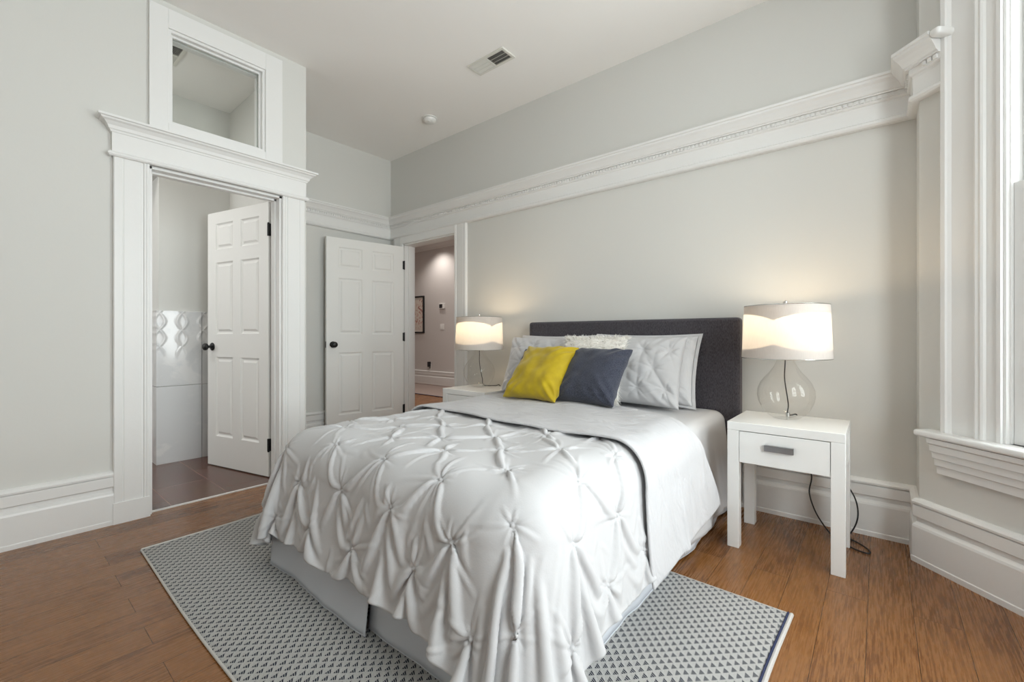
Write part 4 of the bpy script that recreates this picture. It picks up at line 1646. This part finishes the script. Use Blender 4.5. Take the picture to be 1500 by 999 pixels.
def table_lamp(x, y, z, label, power, phase, cord_pts):
    root = empty('table_lamp', (x, y, z), label, 'lamp', 'bedside lamps')
    gp = [(0.0, 0.006), (0.030, 0.004), (0.052, 0.002), (0.060, 0.006), (0.082, 0.022), (0.106, 0.052), (0.121, 0.085), (0.127, 0.118), (0.124, 0.150),
          (0.112, 0.182), (0.092, 0.210), (0.070, 0.236), (0.052, 0.262), (0.040, 0.288), (0.034, 0.312), (0.033, 0.325)]
    part_label(MB().lathe(gp, (x, y, z), 64).build('glass_base', 'lamp_glass', root, smooth=True, angle=180), 'clear blown glass teardrop base')
    MB().lathe([(0.0, 0.322), (0.035, 0.322), (0.036, 0.332), (0.030, 0.340), (0.012, 0.344), (0.012, 0.365), (0.019, 0.372), (0.019, 0.410), (0.0, 0.412)],
               (x, y, z), 28).build('socket', 'steel', root, smooth=True)
    MB().lathe([(0.012, 0.410), (0.018, 0.425), (0.030, 0.452), (0.032, 0.468), (0.026, 0.486), (0.012, 0.497), (0.0, 0.499)],
               (x, y, z), 24).build('bulb', 'bulb_glow', root, smooth=True, angle=180)
    # shade: linen drum, inner liner bands with scalloped edges, rings and spider
    z0, z1, r0, r1 = 0.306, 0.570, 0.197, 0.186
    n = 120
    rad = lambda s_: r0 + (r1 - r0) * s_

    def ring(za, zb, dr, nv=1):
        m_ = MB()
        rows_ = []
        for k in range(nv + 1):
            row_ = []
            for i in range(n + 1):
                a = 2 * math.pi * i / n
                lo = za(a) if callable(za) else za
                hi = zb(a) if callable(zb) else zb
                zz = lo + (hi - lo) * k / nv
                s_ = (zz - z0) / (z1 - z0)
                row_.append((x + (rad(s_) - dr) * math.cos(a), y + (rad(s_) - dr) * math.sin(a), z + zz))
            rows_.append(row_)
        return m_.grid(rows_, n + 1, nv + 1)
    sh = ring(z0, z1, 0.0, 6).build('shade', 'shade_linen', root, smooth=True, angle=180, merge=True)

    def scal(a):
        s_ = abs(math.sin(1.5 * (a - phase)))
        return 1 - s_ ** 0.55
    ring(z0, lambda a: z0 + 0.044 + 0.036 * scal(a), 0.003, 2).build('lower_liner', 'shade_liner', sh, smooth=True, angle=180, merge=True)
    ring(lambda a: z1 - 0.042 - 0.042 * scal(a), z1, 0.003, 2).build('upper_liner', 'shade_liner', sh, smooth=True, angle=180, merge=True)
    for zz, rr2 in ((z0, r0 - 0.001), (z1, r1 - 0.001)):
        rg = MB().tube([(x + rr2 * math.cos(2 * math.pi * i / 64), y + rr2 * math.sin(2 * math.pi * i / 64), z + zz) for i in range(65)], 0.0022, 6, cap=False)
        rg.build('shade_ring', 'steel', sh, smooth=True)
    rg = MB()
    for k in range(3):
        a = 2 * math.pi * k / 3 + 0.4
        rg.tube([(x, y, z + z1 - 0.012), (x + r1 * math.cos(a), y + r1 * math.sin(a), z + z1)], 0.0018, 6)
    rg.build('spider', 'steel', root, smooth=True)
    hp = MB()
    for sgn in (-1, 1):
        hp.tube(smooth_path([(x + 0.016 * sgn, y, z + 0.37), (x + 0.048 * sgn, y, z + 0.43), (x + 0.046 * sgn, y, z + 0.50), (x, y, z + 0.556)]), 0.0016, 6)
    hp.build('harp', 'steel', root, smooth=True)
    MB().lathe([(0.0, 0.553), (0.010, 0.556), (0.006, 0.570), (0.010, 0.580), (0.009, 0.592), (0.0, 0.598)], (x, y, z), 16).build('finial', 'steel', root, smooth=True)
    cd = MB().tube(smooth_path([(x, y, z + 0.322), (x - 0.003, y + 0.006, z + 0.27), (x - 0.005, y + 0.008, z + 0.20), (x + 0.006, y + 0.02, z + 0.10),
                                (x + 0.008, y + 0.03, z + 0.06), (x + 0.004, y + 0.035, z + 0.03), (x + 0.006, y + 0.05, z + 0.012)]), 0.0030, 8)
    cd.build('inner_cord', 'black_cord', root, smooth=True)
    MB().lathe([(0.0, 0.0), (0.009, 0.0), (0.009, 0.018), (0.0, 0.018)], (x + 0.004, y + 0.042, z + 0.006), 14).build('grommet', 'steel', root, smooth=True)
    MB().tube(smooth_path(cord_pts), 0.0034, 8).build('power_cord', 'black_cord', root, smooth=True)
    l = bpy.data.lights.new('lamp_light', 'POINT')
    l.energy = power
    l.color = (1.0, 0.76, 0.49)
    l.shadow_soft_size = 0.04
    lo = bpy.data.objects.new('lamp_light', l)
    COL.objects.link(lo)
    lo.parent = root
    lo.location = (0, 0, 0.52)
    return root


LZ = 0.612
table_lamp(-0.365, 2.600, LZ, 'lit table lamp with clear teardrop glass base on the right nightstand', 3.3, math.radians(-97),
           [(-0.359, 2.655, LZ + 0.010), (-0.350, 2.70, LZ + 0.006), (-0.335, 2.745, LZ + 0.002), (-0.33, 2.752, 0.56), (-0.315, 2.770, 0.42), (-0.275, 2.79, 0.30),
            (-0.285, 2.80, 0.20), (-0.255, 2.80, 0.10), (-0.20, 2.79, 0.02), (-0.16, 2.74, 0.006), (-0.10, 2.69, 0.005), (-0.045, 2.67, 0.005),
            (-0.035, 2.705, 0.005), (-0.08, 2.775, 0.005), (-0.16, 2.83, 0.005), (-0.17, 2.80, 0.012), (-0.12, 2.78, 0.03), (-0.085, 2.80, 0.11),
            (-0.09, 2.83, 0.19), (-0.13, 2.87, 0.26), (-0.20, 2.905, 0.34), (-0.24, 2.94, 0.40)])
table_lamp(-2.515, 2.600, LZ, 'lit table lamp with clear teardrop glass base on the far left nightstand', 3.3, math.radians(-14),
           [(-2.509, 2.655, LZ + 0.010), (-2.49, 2.69, LZ + 0.005), (-2.45, 2.725, LZ + 0.005), (-2.43, 2.765, LZ - 0.004), (-2.43, 2.79, 0.45), (-2.45, 2.80, 0.20), (-2.48, 2.82, 0.02), (-2.52, 2.88, 0.01)])

# ------------------------------------------------------------------ ceiling vent, smoke alarm, bathroom fan
def register(name, x0, x1, y0, y1, label, cat):
    root = empty(name, ((x0 + x1) / 2, (y0 + y1) / 2, CZ - 0.012), label, cat)
    b_ = 0.020
    f_ = MB()
    zt, zb = CZ, CZ - 0.010
    f_.box(x0, x1, y0, y0 + b_, zb, zt)
    f_.box(x0, x1, y1 - b_, y1, zb, zt)
    f_.box(x0, x0 + b_, y0 + b_, y1 - b_, zb, zt)
    f_.box(x1 - b_, x1, y0 + b_, y1 - b_, zb, zt)
    xm = (x0 + x1) / 2
    f_.box(xm - 0.006, xm + 0.006, y0 + b_, y1 - b_, zb, zt)
    f_.build('frame', 'vent_paint', root, bevel=0.002)
    MB().box(x0 + b_, x1 - b_, y0 + b_, y1 - b_, CZ - 0.0015, CZ - 0.0005).build('duct_shade', 'gap_shade', root)  # near-black sheet paints in the shade behind the louvers, no hole cut
    sl = MB()
    for half, (a, b, tilt) in enumerate(((x0 + b_, xm - 0.006, 0.0085), (xm + 0.006, x1 - b_, -0.0085))):
        k = a + 0.005
        while k < b - 0.002:
            sl.add([(k, y0 + b_, CZ - 0.009), (k, y1 - b_, CZ - 0.009), (k + tilt, y1 - b_, CZ - 0.002), (k + tilt, y0 + b_, CZ - 0.002),
                    (k + 0.0012, y0 + b_, CZ - 0.009), (k + 0.0012, y1 - b_, CZ - 0.009), (k + tilt + 0.0012, y1 - b_, CZ - 0.002), (k + tilt + 0.0012, y0 + b_, CZ - 0.002)],
                   [(0, 1, 2, 3), (4, 7, 6, 5), (0, 4, 5, 1), (3, 2, 6, 7), (0, 3, 7, 4), (1, 5, 6, 2)])
            k += 0.0125
        for q_ in (0.33, 0.66):
            yy = y0 + b_ + (y1 - y0 - 2 * b_) * q_
            sl.box(a, b, yy - 0.001, yy + 0.001, CZ - 0.010, CZ - 0.008)
    sl.build('louvers', 'vent_paint', root)
    return root


register('ceiling_vent', -2.315, -1.970, 2.262, 2.405, 'white louvered air register set in the bedroom ceiling', 'vent')
register('exhaust_vent', -3.940, -3.640, 0.640, 0.900, 'white exhaust vent on the bathroom ceiling, seen through the transom glass', 'vent')
sd = empty('smoke_alarm', (-3.120, 2.585, CZ - 0.04), 'round white smoke alarm on the bedroom ceiling', 'smoke alarm')
MB().lathe([(0.0, 0.0), (0.060, 0.0), (0.064, -0.004), (0.064, -0.010), (0.0, -0.010)], (-3.120, 2.585, CZ), 36).build('mounting_plate', 'plastic_white', sd, smooth=True)
MB().lathe([(0.0, -0.011), (0.052, -0.011), (0.056, -0.016), (0.054, -0.030), (0.046, -0.040), (0.030, -0.044), (0.0, -0.045)], (-3.120, 2.585, CZ), 36).build('alarm_body', 'plastic_white', sd, smooth=True)
MB().lathe([(0.0, -0.044), (0.010, -0.044), (0.010, -0.048), (0.0, -0.049)], (-3.105, 2.57, CZ), 14).build('test_button', 'plastic_white', sd, smooth=True)

# ------------------------------------------------------------------ hall: framed print, thermostat, switch, outlet, runner
WY = 6.1
fr_ = empty('framed_print', (-7.86, WY - 0.015, 1.10), 'black framed print of pink and grey shapes on the hall wall', 'picture')
x0, x1, z0, z1 = -8.20, -7.535, 1.09, 1.895
f_ = MB()
f_.box(x0, x1, WY - 0.03, WY, z0, z0 + 0.03)
f_.box(x0, x1, WY - 0.03, WY, z1 - 0.03, z1)
f_.box(x0, x0 + 0.03, WY - 0.03, WY, z0 + 0.03, z1 - 0.03)
f_.box(x1 - 0.03, x1, WY - 0.03, WY, z0 + 0.03, z1 - 0.03)
f_.build('frame', 'black_metal', fr_)
MB().box(x0 + 0.02, x1 - 0.02, WY - 0.012, WY - 0.004, z0 + 0.02, z1 - 0.02).build('mat_board', 'hall_paper', fr_)
MB().box(x0 + 0.07, x1 - 0.06, WY - 0.014, WY - 0.012, z0 + 0.07, z1 - 0.07).build('print', 'art', fr_)
th_ = empty('thermostat', (-6.955, WY - 0.02, 1.648), 'small grey thermostat with dark screen on the hall wall', 'thermostat')
tx, tz = -6.955, 1.648
MB().box(tx - 0.085, tx + 0.085, WY - 0.03, WY, tz - 0.055, tz + 0.055).build('body', 'plastic_white', th_, bevel=0.005)
MB().box(tx - 0.070, tx + 0.025, WY - 0.032, WY - 0.029, tz - 0.038, tz + 0.038).build('screen', 'plastic_dark', th_)
sx_, sz_ = -6.965, 1.218
sw = empty('light_switch', (sx_, WY - 0.01, sz_), 'white double light switch plate below the thermostat', 'light switch')
MB().box(sx_ - 0.060, sx_ + 0.060, WY - 0.008, WY, sz_ - 0.060, sz_ + 0.060).build('plate', 'plastic_white', sw, bevel=0.002)
for dx in (-0.025, 0.025):
    MB().box(sx_ + dx - 0.015, sx_ + dx + 0.015, WY - 0.013, WY - 0.008, sz_ - 0.032, sz_ + 0.032).build('rocker', 'plastic_white', sw, bevel=0.001)
ox_, oz_ = -7.350, 0.372
ou = empty('wall_outlet', (ox_, WY - 0.01, oz_), 'white wall outlet above the hall baseboard', 'outlet')
MB().box(ox_ - 0.036, ox_ + 0.036, WY - 0.007, WY, oz_ - 0.06, oz_ + 0.06).build('plate', 'plastic_white', ou, bevel=0.002)
MB().box(ox_ - 0.018, ox_ + 0.018, WY - 0.009, WY - 0.007, oz_ - 0.035, oz_ - 0.008).build('socket', 'plastic_dark', ou)
pl = empty('plug_adapter', (ox_, WY - 0.03, oz_ + 0.02), 'small black plug plugged into the hall outlet', 'plug')
MB().box(ox_ - 0.032, ox_ + 0.032, WY - 0.055, WY - 0.0095, oz_ + 0.0, oz_ + 0.11).build('body', 'plastic_dark', pl, bevel=0.006)
MB().box(ox_ - 0.004, ox_ + 0.004, WY - 0.0095, WY - 0.006, oz_ + 0.04, oz_ + 0.06).build('prong', 'steel', pl)
rn = empty('hall_runner', (-6.4, 5.45, 0.0), 'dusty beige runner rug along the hall floor', 'rug')
MB().box(-8.8, -4.2, 4.93, 5.95, 0.001, 0.010).build('runner_field', 'runner', rn)
for yy in (4.93, 5.95):
    MB().tube([(-8.8, yy, 0.006), (-4.2, yy, 0.006)], 0.006, 8).build('edge_shade', 'edge_navy', rn)  # dark edge colour paints in the thin shadow line along the runner
